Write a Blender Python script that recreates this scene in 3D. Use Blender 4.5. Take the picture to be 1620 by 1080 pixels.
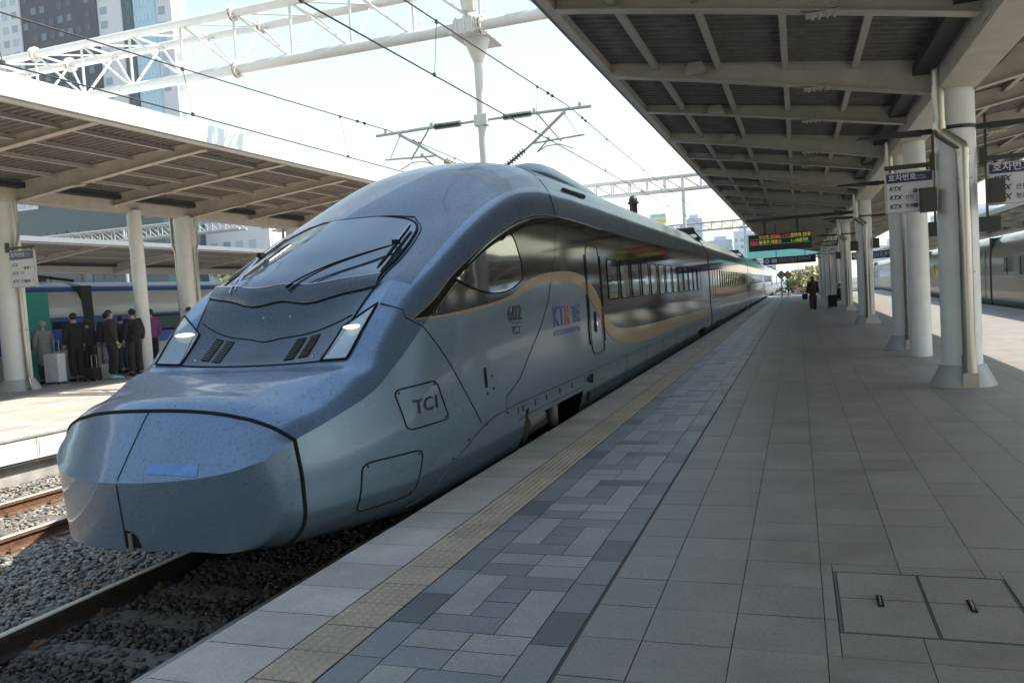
import bpy, bmesh, math, random
import numpy as np
from mathutils import Vector, Matrix
from mathutils.bvhtree import BVHTree
random.seed(7); RNG = np.random.default_rng(7)
S = bpy.context.scene
for _o in list(bpy.data.objects): bpy.data.objects.remove(_o)

# ------------------------------------------------------------------ camera
YAW, PITCH, ROLL = -0.33788, -0.05408, -0.06337
cd = bpy.data.cameras.new('camera'); cam = bpy.data.objects.new('camera', cd); S.collection.objects.link(cam)
fw = Vector((math.sin(YAW)*math.cos(PITCH), math.cos(YAW)*math.cos(PITCH), math.sin(PITCH)))
rt = Vector((math.cos(YAW), -math.sin(YAW), 0)); up = rt.cross(fw)
r2 = math.cos(ROLL)*rt + math.sin(ROLL)*up; u2 = -math.sin(ROLL)*rt + math.cos(ROLL)*up
cam.matrix_world = Matrix(((r2.x, u2.x, -fw.x, 0), (r2.y, u2.y, -fw.y, 0), (r2.z, u2.z, -fw.z, 1.605), (0, 0, 0, 1)))
cd.sensor_width = 36.0; cd.lens = 36.0*1300/1620; cd.clip_start = 0.05; cd.clip_end = 3000
S.camera = cam

# ------------------------------------------------------------------ sky, sun, exposure
SUNV = Vector((0.77, 0.28, 1.0)).normalized()
world = bpy.data.worlds.new('World'); S.world = world; world.use_nodes = True
nt = world.node_tree; nt.nodes.clear()
wo = nt.nodes.new('ShaderNodeOutputWorld'); bg = nt.nodes.new('ShaderNodeBackground'); sk = nt.nodes.new('ShaderNodeTexSky')
sk.sky_type = 'NISHITA'; sk.sun_disc = False
sk.sun_elevation = math.asin(SUNV.z); sk.sun_rotation = math.atan2(SUNV.x, SUNV.y)
sk.air_density = 2.0; sk.dust_density = 0.6; sk.ozone_density = 1.2
bg.inputs[1].default_value = 0.15
nt.links.new(sk.outputs[0], bg.inputs[0]); nt.links.new(bg.outputs[0], wo.inputs[0])
sl = bpy.data.lights.new('sun', 'SUN'); sl.energy = 5.0; sl.angle = math.radians(0.53); sl.color = (1.0, 0.95, 0.86)
so = bpy.data.objects.new('sun', sl); S.collection.objects.link(so); so.rotation_euler = SUNV.to_track_quat('Z', 'Y').to_euler()
S.view_settings.view_transform = 'Standard'; S.view_settings.look = 'None'; S.view_settings.gamma = 1.0
S.view_settings.exposure = 0.9
S.render.resolution_x = 1024; S.render.resolution_y = 682
S.cycles.max_bounces = 8

# ------------------------------------------------------------------ materials
def mat(name, col, rough=0.5, metal=0.0, noise=0.0, nscale=8.0, bump=0.0, bscale=40.0, spec=0.5, emit=None, estr=0.0, coat=0.0, stretch=None, col2=None, trans=0.0):
    m = bpy.data.materials.new(name); m.use_nodes = True; n = m.node_tree.nodes; l = m.node_tree.links
    b = n['Principled BSDF']; b.inputs['Base Color'].default_value = (*col, 1); b.inputs['Roughness'].default_value = rough
    b.inputs['Metallic'].default_value = metal; b.inputs['Specular IOR Level'].default_value = spec
    if coat: b.inputs['Coat Weight'].default_value = coat; b.inputs['Coat Roughness'].default_value = 0.06
    if trans: b.inputs['Transmission Weight'].default_value = trans
    if emit: b.inputs['Emission Color'].default_value = (*emit, 1); b.inputs['Emission Strength'].default_value = estr
    if noise or bump:
        tc = n.new('ShaderNodeTexCoord'); mp = n.new('ShaderNodeMapping'); l.new(tc.outputs['Object'], mp.inputs[0])
        if stretch: mp.inputs['Scale'].default_value = stretch
    if noise:
        t = n.new('ShaderNodeTexNoise'); t.inputs['Scale'].default_value = nscale; t.inputs['Detail'].default_value = 6; t.inputs['Roughness'].default_value = .65
        l.new(mp.outputs[0], t.inputs[0])
        r = n.new('ShaderNodeValToRGB'); r.color_ramp.elements[0].position = .32; r.color_ramp.elements[1].position = .68
        c2 = col2 or tuple(c*(1-noise) for c in col); c1 = col if col2 else tuple(min(1, c*(1+noise)) for c in col)
        r.color_ramp.elements[0].color = (*c2, 1); r.color_ramp.elements[1].color = (*c1, 1)
        l.new(t.outputs[0], r.inputs[0]); l.new(r.outputs[0], b.inputs['Base Color'])
    if bump:
        t2 = n.new('ShaderNodeTexNoise'); t2.inputs['Scale'].default_value = bscale; t2.inputs['Detail'].default_value = 4; l.new(mp.outputs[0], t2.inputs[0])
        bp = n.new('ShaderNodeBump'); bp.inputs['Strength'].default_value = bump; bp.inputs['Distance'].default_value = .01
        l.new(t2.outputs[0], bp.inputs['Height']); l.new(bp.outputs[0], b.inputs['Normal'])
    return m
def tonemat(name, col, rough, amount=.25, speck=.25, sscale=220., bump=.15):
    """stone tile: per-tile tone attribute, fine granite speckle, broad stains"""
    m = mat(name, col, rough); n = m.node_tree.nodes; l = m.node_tree.links; b = n['Principled BSDF']
    tc = n.new('ShaderNodeTexCoord'); at = n.new('ShaderNodeAttribute'); at.attribute_name = 'tone'
    a = n.new('ShaderNodeTexNoise'); a.inputs['Scale'].default_value = sscale; a.inputs['Detail'].default_value = 2; l.new(tc.outputs['Object'], a.inputs[0])
    c = n.new('ShaderNodeTexNoise'); c.inputs['Scale'].default_value = 1.7; c.inputs['Detail'].default_value = 8; c.inputs['Roughness'].default_value = .7; l.new(tc.outputs['Object'], c.inputs[0])
    def mr(src, lo, hi, f0=.3, f1=.7):
        k = n.new('ShaderNodeMapRange'); k.inputs[1].default_value = f0; k.inputs[2].default_value = f1; k.inputs[3].default_value = lo; k.inputs[4].default_value = hi
        l.new(src, k.inputs[0]); return k.outputs[0]
    def mul(x, y):
        k = n.new('ShaderNodeMath'); k.operation = 'MULTIPLY'; l.new(x, k.inputs[0]); l.new(y, k.inputs[1]); return k.outputs[0]
    e = n.new('ShaderNodeTexNoise'); e.inputs['Scale'].default_value = 45; e.inputs['Detail'].default_value = 5; e.inputs['Roughness'].default_value = .8; l.new(tc.outputs['Object'], e.inputs[0])
    v = mul(mul(mul(mr(a.outputs[0], 1-speck, 1+speck), mr(e.outputs[0], .80, 1.18)), mr(c.outputs[0], .76, 1.14)), mr(at.outputs['Fac'], 1-amount, 1+amount, 0, 1))
    mx = n.new('ShaderNodeVectorMath'); mx.operation = 'SCALE'; mx.inputs[0].default_value = col; l.new(v, mx.inputs['Scale']); l.new(mx.outputs[0], b.inputs['Base Color'])
    rr = mr(c.outputs[0], rough-.12, rough+.12); l.new(rr, b.inputs['Roughness'])
    bp = n.new('ShaderNodeBump'); bp.inputs['Strength'].default_value = bump; bp.inputs['Distance'].default_value = .004
    l.new(a.outputs[0], bp.inputs['Height']); l.new(bp.outputs[0], b.inputs['Normal'])
    return m
def paint(name, col, rough, metal, dirt=.35, coat=.4):
    """train paint with road grime: fine specks and streaks that run along the body"""
    m = mat(name, col, rough, metal, coat=coat); n = m.node_tree.nodes; l = m.node_tree.links; b = n['Principled BSDF']
    tc = n.new('ShaderNodeTexCoord'); mp = n.new('ShaderNodeMapping'); mp.inputs['Scale'].default_value = (14, 5, 14); l.new(tc.outputs['Object'], mp.inputs[0])
    a = n.new('ShaderNodeTexNoise'); a.inputs['Scale'].default_value = 3.2; a.inputs['Detail'].default_value = 7; a.inputs['Roughness'].default_value = .75; l.new(mp.outputs[0], a.inputs[0])
    c = n.new('ShaderNodeTexNoise'); c.inputs['Scale'].default_value = 1.1; c.inputs['Detail'].default_value = 5; l.new(tc.outputs['Object'], c.inputs[0])
    r = n.new('ShaderNodeMapRange'); r.inputs[1].default_value = .53; r.inputs[2].default_value = .66; l.new(a.outputs[0], r.inputs[0])
    r2 = n.new('ShaderNodeMapRange'); r2.inputs[1].default_value = .35; r2.inputs[2].default_value = .7; r2.inputs[4].default_value = .35; l.new(c.outputs[0], r2.inputs[0])
    ad = n.new('ShaderNodeMath'); ad.operation = 'ADD'; ad.use_clamp = True; l.new(r.outputs[0], ad.inputs[0]); l.new(r2.outputs[0], ad.inputs[1])
    ml = n.new('ShaderNodeMath'); ml.operation = 'MULTIPLY'; ml.inputs[1].default_value = dirt; l.new(ad.outputs[0], ml.inputs[0])
    mx = n.new('ShaderNodeMix'); mx.data_type = 'RGBA'; mx.inputs[6].default_value = (*col, 1); mx.inputs[7].default_value = (.075, .07, .065, 1)
    l.new(ml.outputs[0], mx.inputs[0]); l.new(mx.outputs[2], b.inputs['Base Color'])
    rg = n.new('ShaderNodeMapRange'); rg.inputs[3].default_value = rough; rg.inputs[4].default_value = rough+.3; l.new(ml.outputs[0], rg.inputs[0]); l.new(rg.outputs[0], b.inputs['Roughness'])
    return m
M = {}
M['granite'] = tonemat('granite_edge_stone', (.54, .47, .40), .55, amount=.12)
M['granite_l'] = tonemat('granite_light', (.36, .335, .31), .5, amount=.10)
M['granite_b'] = tonemat('granite_blue', (.235, .232, .235), .45, amount=.12, speck=.15)
M['granite_d'] = tonemat('granite_dark', (.14, .145, .14), .45, amount=.12, speck=.12)
M['granite_m'] = tonemat('granite_mid', (.30, .268, .243), .5, amount=.07, speck=.22)
M['tactile'] = tonemat('tactile_yellow', (.46, .375, .27), .6, amount=.12, speck=.15)
M['joint'] = mat('joint_mortar', (.12, .117, .11), .9)
M['concrete'] = mat('concrete', (.34, .32, .29), .85, noise=.3, nscale=3, bump=.3)
M['panel_face'] = mat('platform_wall_panel', (.62, .60, .55), .7, noise=.15, nscale=2)
M['rust'] = mat('rust_stain', (.28, .13, .06), .8, noise=.4, nscale=9)
M['ballast'] = mat('ballast_stone', (.25, .225, .195), .85, noise=.75, nscale=13)
M['ballast2'] = mat('ballast_stone_brown', (.22, .16, .11), .85, noise=.4, nscale=13)
M['ground'] = mat('ballast_bed', (.13, .12, .11), .95, noise=.5, nscale=30, bump=1.0, bscale=60)
M['sleeper'] = mat('sleeper_concrete', (.15, .135, .115), .85, noise=.35, nscale=12)
M['rail_side'] = mat('rail_rusty', (.13, .065, .035), .75, noise=.4, nscale=20)
M['rail_top'] = mat('rail_polished', (.60, .54, .46), .45, .5)
M['ballast_shade'] = mat('ballast_stone_shaded', (.085, .075, .065), .8, noise=.5, nscale=13)  # near-track stones, colour darkened to stand for shade under train and canopy
M['clip'] = mat('rail_clip', (.16, .085, .04), .7)
M['rail_shade'] = mat('rail_rusty_shaded', (.055, .036, .026), .8, noise=.4, nscale=20)  # near-track rail rust with the shade there put into the colour
M['steel_cream'] = mat('cream_painted_steel', (.55, .50, .41), .45, noise=.10, nscale=3)
M['steel_white'] = mat('white_painted_steel', (.58, .555, .50), .5, noise=.06, nscale=4)
M['column'] = mat('column_paint', (.74, .73, .69), .35, noise=.06, nscale=3)
M['base'] = mat('column_base_paint', (.40, .39, .38), .4)
M['inox'] = mat('stainless_pipe', (.46, .42, .36), .3, .9)
M['deck'] = mat('roof_deck', (.18, .16, .135), .6, noise=.25, nscale=5)
M['purlin'] = mat('purlin_paint', (.50, .47, .40), .5)
M['fascia'] = mat('grey_fascia', (.20, .21, .23), .5)
M['roofwhite'] = mat('roof_sheet_white', (.85, .85, .84), .55)
M['dark'] = mat('dark_metal', (.03, .03, .032), .5)
M['black'] = mat('black_rubber', (.008, .008, .009), .7, spec=.2)
M['paint'] = paint('blue_metallic_paint', (.165, .235, .33), .34, .6, dirt=.55)
M['paint_roof'] = paint('grimy_roof_paint', (.11, .135, .175), .40, .45, dirt=.7)
M['paint_side'] = paint('silver_blue_side_paint', (.195, .275, .355), .22, .6, dirt=.18)
M['hood'] = paint('dark_blue_panel', (.045, .055, .072), .25, .45, dirt=.5)
M['gloss'] = mat('glossy_black_band', (.016, .014, .012), .08, 0.0, coat=.0, spec=.38)
M['gold'] = mat('gold_band', (.33, .22, .11), .35, .25, coat=.3)
M['glass'] = mat('tinted_glass', (.012, .014, .016), .03, 0, spec=1.0, coat=1.0)
M['wsglass'] = mat('windscreen_glass', (.05, .07, .095), .05, 0.15, spec=.8, coat=.5)
M['lamp_glass'] = mat('headlight_cover', (.20, .24, .25), .12, .2, coat=1.0)
M['lamp_on'] = mat('lit_headlamp', (.8, .85, .8), .3, emit=(.92, 1, .9), estr=.55)
M['chrome'] = mat('wiper_metal', (.55, .55, .55), .25, 1.0)
M['ink'] = mat('dark_lettering', (.012, .014, .03), .4)
M['blue_ink'] = mat('blue_lettering', (.02, .06, .35), .35)
M['red_ink'] = mat('red_lettering', (.55, .04, .03), .35)
M['sticker'] = mat('faded_blue_sticker', (.14, .25, .45), .32, .5, noise=.15, nscale=9)
M['bellows'] = mat('gangway_rubber', (.015, .015, .016), .7)
M['under'] = mat('underframe_grime', (.05, .045, .04), .7, noise=.5, nscale=15)
M['cyl'] = mat('brake_cylinder_grey', (.16, .14, .12), .5)
M['wheel'] = mat('wheel_steel', (.08, .07, .06), .5, .5)
M['wire'] = mat('catenary_wire', (.035, .035, .035), .5)
M['galv'] = mat('galvanised_tube', (.42, .42, .40), .45, .3)
M['insul'] = mat('insulator_grey', (.07, .065, .06), .35)
M['insul2'] = mat('insulator_tan', (.42, .38, .26), .4)
M['navy'] = mat('navy_sign_face', (.016, .022, .085), .35)
M['signwhite'] = mat('sign_face_white', (.62, .62, .63), .35)
M['box'] = mat('dark_box', (.05, .045, .04), .55)
M['ledbody'] = mat('display_case', (.022, .035, .032), .5)
M['led_o'] = mat('amber_leds', (.3, .12, .01), .5, emit=(1, .42, .04), estr=.15)
M['led_y'] = mat('yellow_leds', (.3, .25, .01), .5, emit=(1, .8, .1), estr=.18)
M['led_r'] = mat('red_leds', (.3, .01, .02), .5, emit=(1, .02, .05), estr=.18)
M['led_g'] = mat('green_led_line', (.01, .3, .15), .5, emit=(.05, .8, .45), estr=.18)
M['ktxblue'] = mat('train_blue', (.025, .085, .34), .3, coat=.5)
M['ktxgrey'] = mat('train_grey', (.42, .42, .40), .35, coat=.4)
M['ktxteal'] = mat('train_teal', (.01, .27, .22), .4)
M['ktxroof'] = mat('train_roof_pale', (.55, .58, .62), .45)

# ------------------------------------------------------------------ mesh helpers
class MB:
    def __init__(s): s.v = []; s.f = []; s.m = []; s.n = 0
    def add(s, vs, fs, mi=0):
        s.v.extend([tuple(map(float, a)) for a in vs]); s.f.extend([tuple(int(i)+s.n for i in f) for f in fs]); s.m.extend([mi]*len(fs)); s.n += len(vs)
    def box(s, c, d, mi=0, rot=None):
        x, y, z = d[0]/2, d[1]/2, d[2]/2
        vs = [Vector(p) for p in ((-x,-y,-z),(x,-y,-z),(x,y,-z),(-x,y,-z),(-x,-y,z),(x,-y,z),(x,y,z),(-x,y,z))]
        if rot is not None: vs = [rot @ p for p in vs]
        c = Vector(c); s.add([p+c for p in vs], [(0,3,2,1),(4,5,6,7),(0,1,5,4),(1,2,6,5),(2,3,7,6),(3,0,4,7)], mi)
    def b2(s, a, b, mi=0): s.box([(a[i]+b[i])/2 for i in range(3)], [abs(b[i]-a[i]) for i in range(3)], mi)
    def tube(s, p0, p1, r0, r1=None, n=12, mi=0, cap=True):
        p0, p1 = Vector(p0), Vector(p1); r1 = r0 if r1 is None else r1; d = (p1-p0)
        if d.length < 1e-6: return
        q = d.to_track_quat('Z', 'Y').to_matrix(); vs = []
        for p, r in ((p0, r0), (p1, r1)):
            for k in range(n): a = 2*math.pi*k/n; vs.append(p+q@Vector((r*math.cos(a), r*math.sin(a), 0)))
        fs = [(k, (k+1) % n, n+(k+1) % n, n+k) for k in range(n)]
        if cap: fs += [tuple(range(n-1, -1, -1)), tuple(range(n, 2*n))]
        s.add(vs, fs, mi)
    def path(s, pts, r, n=8, mi=0):
        pts = [Vector(p) for p in pts]; rs = r if hasattr(r, '__len__') else [r]*len(pts); vs = []; a = None
        for i, p in enumerate(pts):
            t = (pts[min(i+1, len(pts)-1)]-pts[max(i-1, 0)])
            t = t.normalized() if t.length > 1e-9 else Vector((0, 0, 1))
            if a is None: a = t.cross(Vector((0.13, .21, .97)) if abs(t.z) < .8 else Vector((1, .1, 0)))
            a = a-t*a.dot(t)
            if a.length < 1e-4: a = t.cross(Vector((.3, 1, .2)))
            a.normalize(); b = t.cross(a)
            for k in range(n): g = 2*math.pi*k/n; vs.append(p+rs[i]*(math.cos(g)*a+math.sin(g)*b))
        fs = [(i*n+k, i*n+(k+1) % n, (i+1)*n+(k+1) % n, (i+1)*n+k) for i in range(len(pts)-1) for k in range(n)]
        fs += [tuple(range(n-1, -1, -1)), tuple((len(pts)-1)*n+k for k in range(n))]; s.add(vs, fs, mi)
    def prism(s, prof, axis, a, b, mi=0):
        """prof: 2-D polygon; extruded along axis 'x','y','z' from a to b"""
        def P(p, t): return {'x': (t, p[0], p[1]), 'y': (p[0], t, p[1]), 'z': (p[0], p[1], t)}[axis]
        n = len(prof); vs = [P(p, a) for p in prof]+[P(p, b) for p in prof]
        s.add(vs, [tuple(range(n)), tuple(range(2*n-1, n-1, -1))]+[(k, k+n, (k+1) % n+n, (k+1) % n) for k in range(n)], mi)
    def ball(s, c, r, mi=0, nu=10, nv=7, sc=(1, 1, 1)):
        vs = []; c = Vector(c)
        for i in range(nv+1):
            t = math.pi*i/nv
            for k in range(nu): a = 2*math.pi*k/nu; vs.append(c+Vector((r*sc[0]*math.sin(t)*math.cos(a), r*sc[1]*math.sin(t)*math.sin(a), r*sc[2]*math.cos(t))))
        s.add(vs, [(i*nu+k, (i+1)*nu+k, (i+1)*nu+(k+1) % nu, i*nu+(k+1) % nu) for i in range(nv) for k in range(nu)], mi)
    def build(s, name, mats, parent=None, smooth=False, fix=True):
        me = bpy.data.meshes.new(name); me.from_pydata(s.v, [], s.f)
        for m in (mats if isinstance(mats, (list, tuple)) else [mats]): me.materials.append(M[m] if isinstance(m, str) else m)
        me.polygons.foreach_set('material_index', s.m)
        if fix:
            bm = bmesh.new(); bm.from_mesh(me); bmesh.ops.recalc_face_normals(bm, faces=bm.faces); bm.to_mesh(me); bm.free()
        if smooth:
            me.polygons.foreach_set('use_smooth', [True]*len(me.polygons))
            try: me.set_sharp_from_angle(angle=math.radians(38))
            except Exception: pass
        me.update(); return link(name, me, parent)
def link(name, data, parent=None):
    o = bpy.data.objects.new(name, data); S.collection.objects.link(o)
    if parent is not None:
        o.parent = parent; o.matrix_parent_inverse = Matrix.Translation(-parent.location) if parent.parent is None else Matrix.Identity(4)
    return o
def tag(o, label=None, cat=None, group=None, kind=None):
    if label: o['label'] = label
    if cat: o['category'] = cat
    if group: o['group'] = group
    if kind: o['kind'] = kind
    return o
def thing(name, label, cat, loc=(0, 0, 0), group=None):
    o = bpy.data.objects.new(name, None); S.collection.objects.link(o); o.location = loc; o.empty_display_size = .2
    return tag(o, label, cat, group)
def copy_thing(root, delta, label=None):
    """copy of a thing, its parts and sub-parts, moved by delta"""
    r = root.copy(); S.collection.objects.link(r); r.location = root.location+Vector(delta)
    if label: r['label'] = label
    for ch in list(root.children):
        c = ch.copy(); S.collection.objects.link(c); c.parent = r
        for g in list(ch.children):
            d = g.copy(); S.collection.objects.link(d); d.parent = c
    return r
def structure(mb, name, mats, **k): return tag(mb.build(name, mats, **k), kind='structure')
def text_mesh(body, size, bold=0.0, shear=0.0, ext=0.0, align='LEFT'):
    cu = bpy.data.curves.new('t', 'FONT'); cu.body = body; cu.size = size; cu.offset = bold; cu.shear = shear; cu.extrude = ext; cu.align_x = align; cu.resolution_u = 3
    o = bpy.data.objects.new('t', cu); S.collection.objects.link(o); dg = bpy.context.evaluated_depsgraph_get(); dg.update()
    me = bpy.data.meshes.new_from_object(o.evaluated_get(dg)); vs = [tuple(v.co) for v in me.vertices]; fs = [tuple(p.vertices) for p in me.polygons]
    bpy.data.objects.remove(o); bpy.data.curves.remove(cu); bpy.data.meshes.remove(me); return vs, fs
def text_on(mb, body, size, org, ux, uy, off=0.003, mi=0, width=None, **k):
    vs, fs = text_mesh(body, size, **k)
    if not vs: return
    org, ux, uy = Vector(org), Vector(ux), Vector(uy); nz = ux.cross(uy)
    sx = 1.0
    if width: xs = [v[0] for v in vs]; sx = width/max(1e-6, max(xs)-min(xs))
    mb.add([org+ux*v[0]*sx+uy*v[1]+nz*(off+v[2]) for v in vs], fs, mi)

# ================================================================== GROUND, TRACKS, PLATFORMS
mb = MB(); xs = [-900, -60, -24, -12, -2.6, 12, 60, 900]; ys = [-700, 0, 30, 60, 120, 400, 2200]
mb.add([(x, y, -.70) for y in ys for x in xs], [(j*8+i, j*8+i+1, (j+1)*8+i+1, (j+1)*8+i) for j in range(6) for i in range(7)])
structure(mb, 'ground', 'ground', fix=False)

def stones(name, n, x0, x1, y0, y1, zf, size, mats, seed, label, skip=None, p2=.12):
    g = np.random.default_rng(seed)
    bm = bmesh.new(); bmesh.ops.create_icosphere(bm, subdivisions=1, radius=1); base = np.array([v.co for v in bm.verts]); tri = np.array([[v.index for v in f.verts] for f in bm.faces]); bm.free()
    x = g.uniform(x0, x1, n); t = g.uniform(0, 1, n)**1.35; y = y0+(y1-y0)*t
    if skip is not None: k = ~skip(x, y); x, y = x[k], y[k]; n = len(x)
    s = size*g.uniform(.55, 1.3, n); sc = np.stack([s*g.uniform(.7, 1.3, n), s*g.uniform(.7, 1.3, n), s*g.uniform(.45, .85, n)], 1)
    V = base[None]*g.uniform(.55, 1.25, (n, len(base), 1))*sc[:, None, :]
    a = g.uniform(0, 6.28, n); b = g.uniform(-.6, .6, n); ca, sa, cb, sb = np.cos(a), np.sin(a), np.cos(b), np.sin(b)
    X = V[..., 0]; Y = V[..., 1]*cb[:, None]-V[..., 2]*sb[:, None]; Z = V[..., 1]*sb[:, None]+V[..., 2]*cb[:, None]
    V = np.stack([X*ca[:, None]-Y*sa[:, None], X*sa[:, None]+Y*ca[:, None], Z], 2)+np.stack([x, y, zf(x, y)+g.uniform(-.02, .025, n)], 1)[:, None, :]
    F = tri[None]+(np.arange(n)*len(base))[:, None, None]
    me = bpy.data.meshes.new(name); me.vertices.add(n*len(base)); me.vertices.foreach_set('co', V.reshape(-1).astype(np.float32))
    nf = n*len(tri); me.loops.add(nf*3); me.loops.foreach_set('vertex_index', F.reshape(-1).astype(np.int32))
    me.polygons.add(nf); me.polygons.foreach_set('loop_start', np.arange(0, nf*3, 3, dtype=np.int32)); me.polygons.foreach_set('loop_total', np.full(nf, 3, dtype=np.int32))
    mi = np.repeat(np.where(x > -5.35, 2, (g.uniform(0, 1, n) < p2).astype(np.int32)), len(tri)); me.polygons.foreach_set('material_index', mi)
    for m in mats: me.materials.append(M[m])
    me.update(); me.validate(); return tag(link(name, me), label, 'ballast', kind='stuff')
bz = lambda x, y: np.full_like(x, -.672)
def onsleeper(x, y):
    near = (np.abs(x+4.55) < 1.28) | (np.abs(x+8.48) < 1.28); ph = np.abs(((y-.32) % .6)-.3)
    rail = (np.abs(np.abs(x+4.55)-.753) < .09) | (np.abs(np.abs(x+8.48)-.753) < .09)
    return (near & (ph < .10) & (RNG.random(len(x)) < np.where(x > -6, .45, .8))) | rail
stones('ballast', 62000, -10.8, -2.95, 2.6, 13, bz, .029, ['ballast', 'ballast2', 'ballast_shade'], 3, 'loose grey and brown crushed stone bedding the tracks beside the platform', onsleeper)

RAILP = [(-.075, 0), (.075, 0), (.075, .012), (.012, .035), (.010, .115), (.036, .128), (.036, .165), (.030, .172), (-.030, .172), (-.036, .165), (-.036, .128), (-.010, .115), (-.012, .035), (-.075, .012)]
def track(xc, y0, y1, label, side='rail_side'):
    t = thing('railway_track', label, 'railway track', (xc, y0, -.67))
    for sx in (-.753, .80 if side == 'rail_shade' else .753):
        m = MB(); n = len(RAILP); m.prism([(xc+sx+p[0], -.672+p[1]) for p in RAILP], 'y', y0, y1)
        m.m = [0]*len(m.m); m.m[2+6] = m.m[2+7] = m.m[2+8] = 1
        m.build('rail', [side, 'rail_top'], t)
    k = 0; y = y0+.02-((y0-.32) % .6)+.3
    sl0 = None
    while y < y1:
        if k < 45 and y > 2:
            m = MB(); m.prism([(-.13, -.72), (.13, -.72), (.11, -.655), (-.11, -.655)], 'x', xc-1.28, xc+1.28); m.v = [(v[0], v[1]+y, v[2]) for v in m.v]
            for sx in (-.753, .753):
                for d in (-.12, .12):
                    m.box((xc+sx+d, y, -.64), (.07, .12, .03), 1); m.tube((xc+sx+d, y-.03, -.63), (xc+sx+d, y-.03, -.60), .014, n=6, mi=1)
            m.build('sleeper', ['sleeper', 'clip'], t); k += 1
        y += .6
    return t
track(-4.55, -45, 160, 'track under the streamlined blue train, one rail shining in front of its nose', 'rail_shade')
track(-8.48, -45, 160, 'rusty sunlit track between the blue train and the left platform')
track(-22.4, 5.0, 120, 'track hidden behind the waiting passengers under the blue and grey train')
track(9.3, 5.0, 160, 'track on the far right under the grey train with teal stripe')

def rects_minus(r, h):
    x0, x1, y0, y1 = r; a, b, c, d = h
    if a >= x1 or b <= x0 or c >= y1 or d <= y0: return [r]
    o = []
    if x0 < a: o.append((x0, a, y0, y1))
    if x1 > b: o.append((b, x1, y0, y1))
    xa, xb = max(x0, a), min(x1, b)
    if y0 < c: o.append((xa, xb, y0, c))
    if y1 > d: o.append((xa, xb, d, y1))
    return [q for q in o if q[1]-q[0] > .01 and q[3]-q[2] > .01]
class Tiles:
    def __init__(s): s.mb = MB(); s.t = []
    def tile(s, r, mi, g=.003, z=0.0, tone=None):
        x0, x1, y0, y1 = r; a = random.random() if tone is None else tone; zz = z+random.uniform(-.0007, .0007)
        s.mb.add([(x0+g, y0+g, zz), (x1-g, y0+g, zz), (x1-g, y1-g, zz), (x0+g, y1-g, zz)], [(0, 1, 2, 3)], mi); s.t.append(a)
    def build(s, name, mats, **k):
        o = s.mb.build(name, mats, fix=False, **k); at = o.data.attributes.new('tone', 'FLOAT', 'FACE'); at.data.foreach_set('value', s.t); return o
def platform(name, x0, x1, y0, y1, face_l=True):
    mb = MB(); mb.b2((x0, y0, -.34), (x1, y1, -.004), 0); mb.b2((x0+.12, y0, -.75), (x1-.12, y1, -.342), 1)
    return mb
Y0 = 3.641
# --- near platform
T = Tiles(); H = (.112, .936, 3.891, 4.72)
j = -7
while Y0+.4*j < 88:
    ya = Y0+.4*j; yb = ya+.4; yb2 = min(yb, 88)
    T.tile((-2.848, -2.355, ya, yb2), 0)
    for r in ((-2.047, -1.852, ya, yb2),): T.tile(r, 2 if (j*7) % 5 else 3)
    T.tile((-1.244, -1.052, ya-.13, yb2-.13), 2 if (j*5) % 7 > 1 else 3)
    T.tile((-1.036, -.742, ya, yb2), 4)
    xx = [-.742, -.344, .053]+[.053+.4*k for k in range(1, 18)]+[7.1]
    for a, b in zip(xx[:-1], xx[1:]):
        for q in rects_minus((a, b, ya, yb2), H): T.tile(q, 4, g=.002)
    T.tile((7.1, 7.6, ya, yb2), 0)
    j += 1
# basket pattern in the middle of the strip, period 1.2 m
p = -1
while Y0+1.2*p < 87:
    b = Y0+1.2*p-.26; X = [-1.852, -1.649, -1.447, -1.244]; L, B, D = 1, 2, 3; rr = random.random
    dk = lambda q=.55: D if rr() < q else B
    T.tile((X[0], -1.548, b, b+.2), L); T.tile((-1.548, X[3], b, b+.2), L)
    T.tile((X[0], X[2], b+.2, b+.4), dk()); T.tile((X[2], X[3], b+.2, b+.8), L if rr() < .8 else B)
    T.tile((X[0], X[1], b+.4, b+1.0), L); T.tile((X[1], X[2], b+.4, b+.6), dk(.3)); T.tile((X[1], X[2], b+.6, b+.8), B)
    T.tile((X[1], X[3], b+.8, b+1.0), dk()); T.tile((X[0], -1.55, b+1.0, b+1.2), B if rr() < .5 else L); T.tile((-1.55, X[3], b+1.0, b+1.2), L)
    p += 1
pav = T.build('platform_paving', ['granite', 'granite_l', 'granite_b', 'granite_d', 'granite_m']); tag(pav, kind='structure')
mb = platform('platform', -2.815, 7.6, -45, 88); mb.b2((-2.848, -45, -.05), (7.6, Y0-2.82, 0), 2); near_pf = structure(mb, 'platform', ['joint', 'concrete', 'granite_m'])
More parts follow.
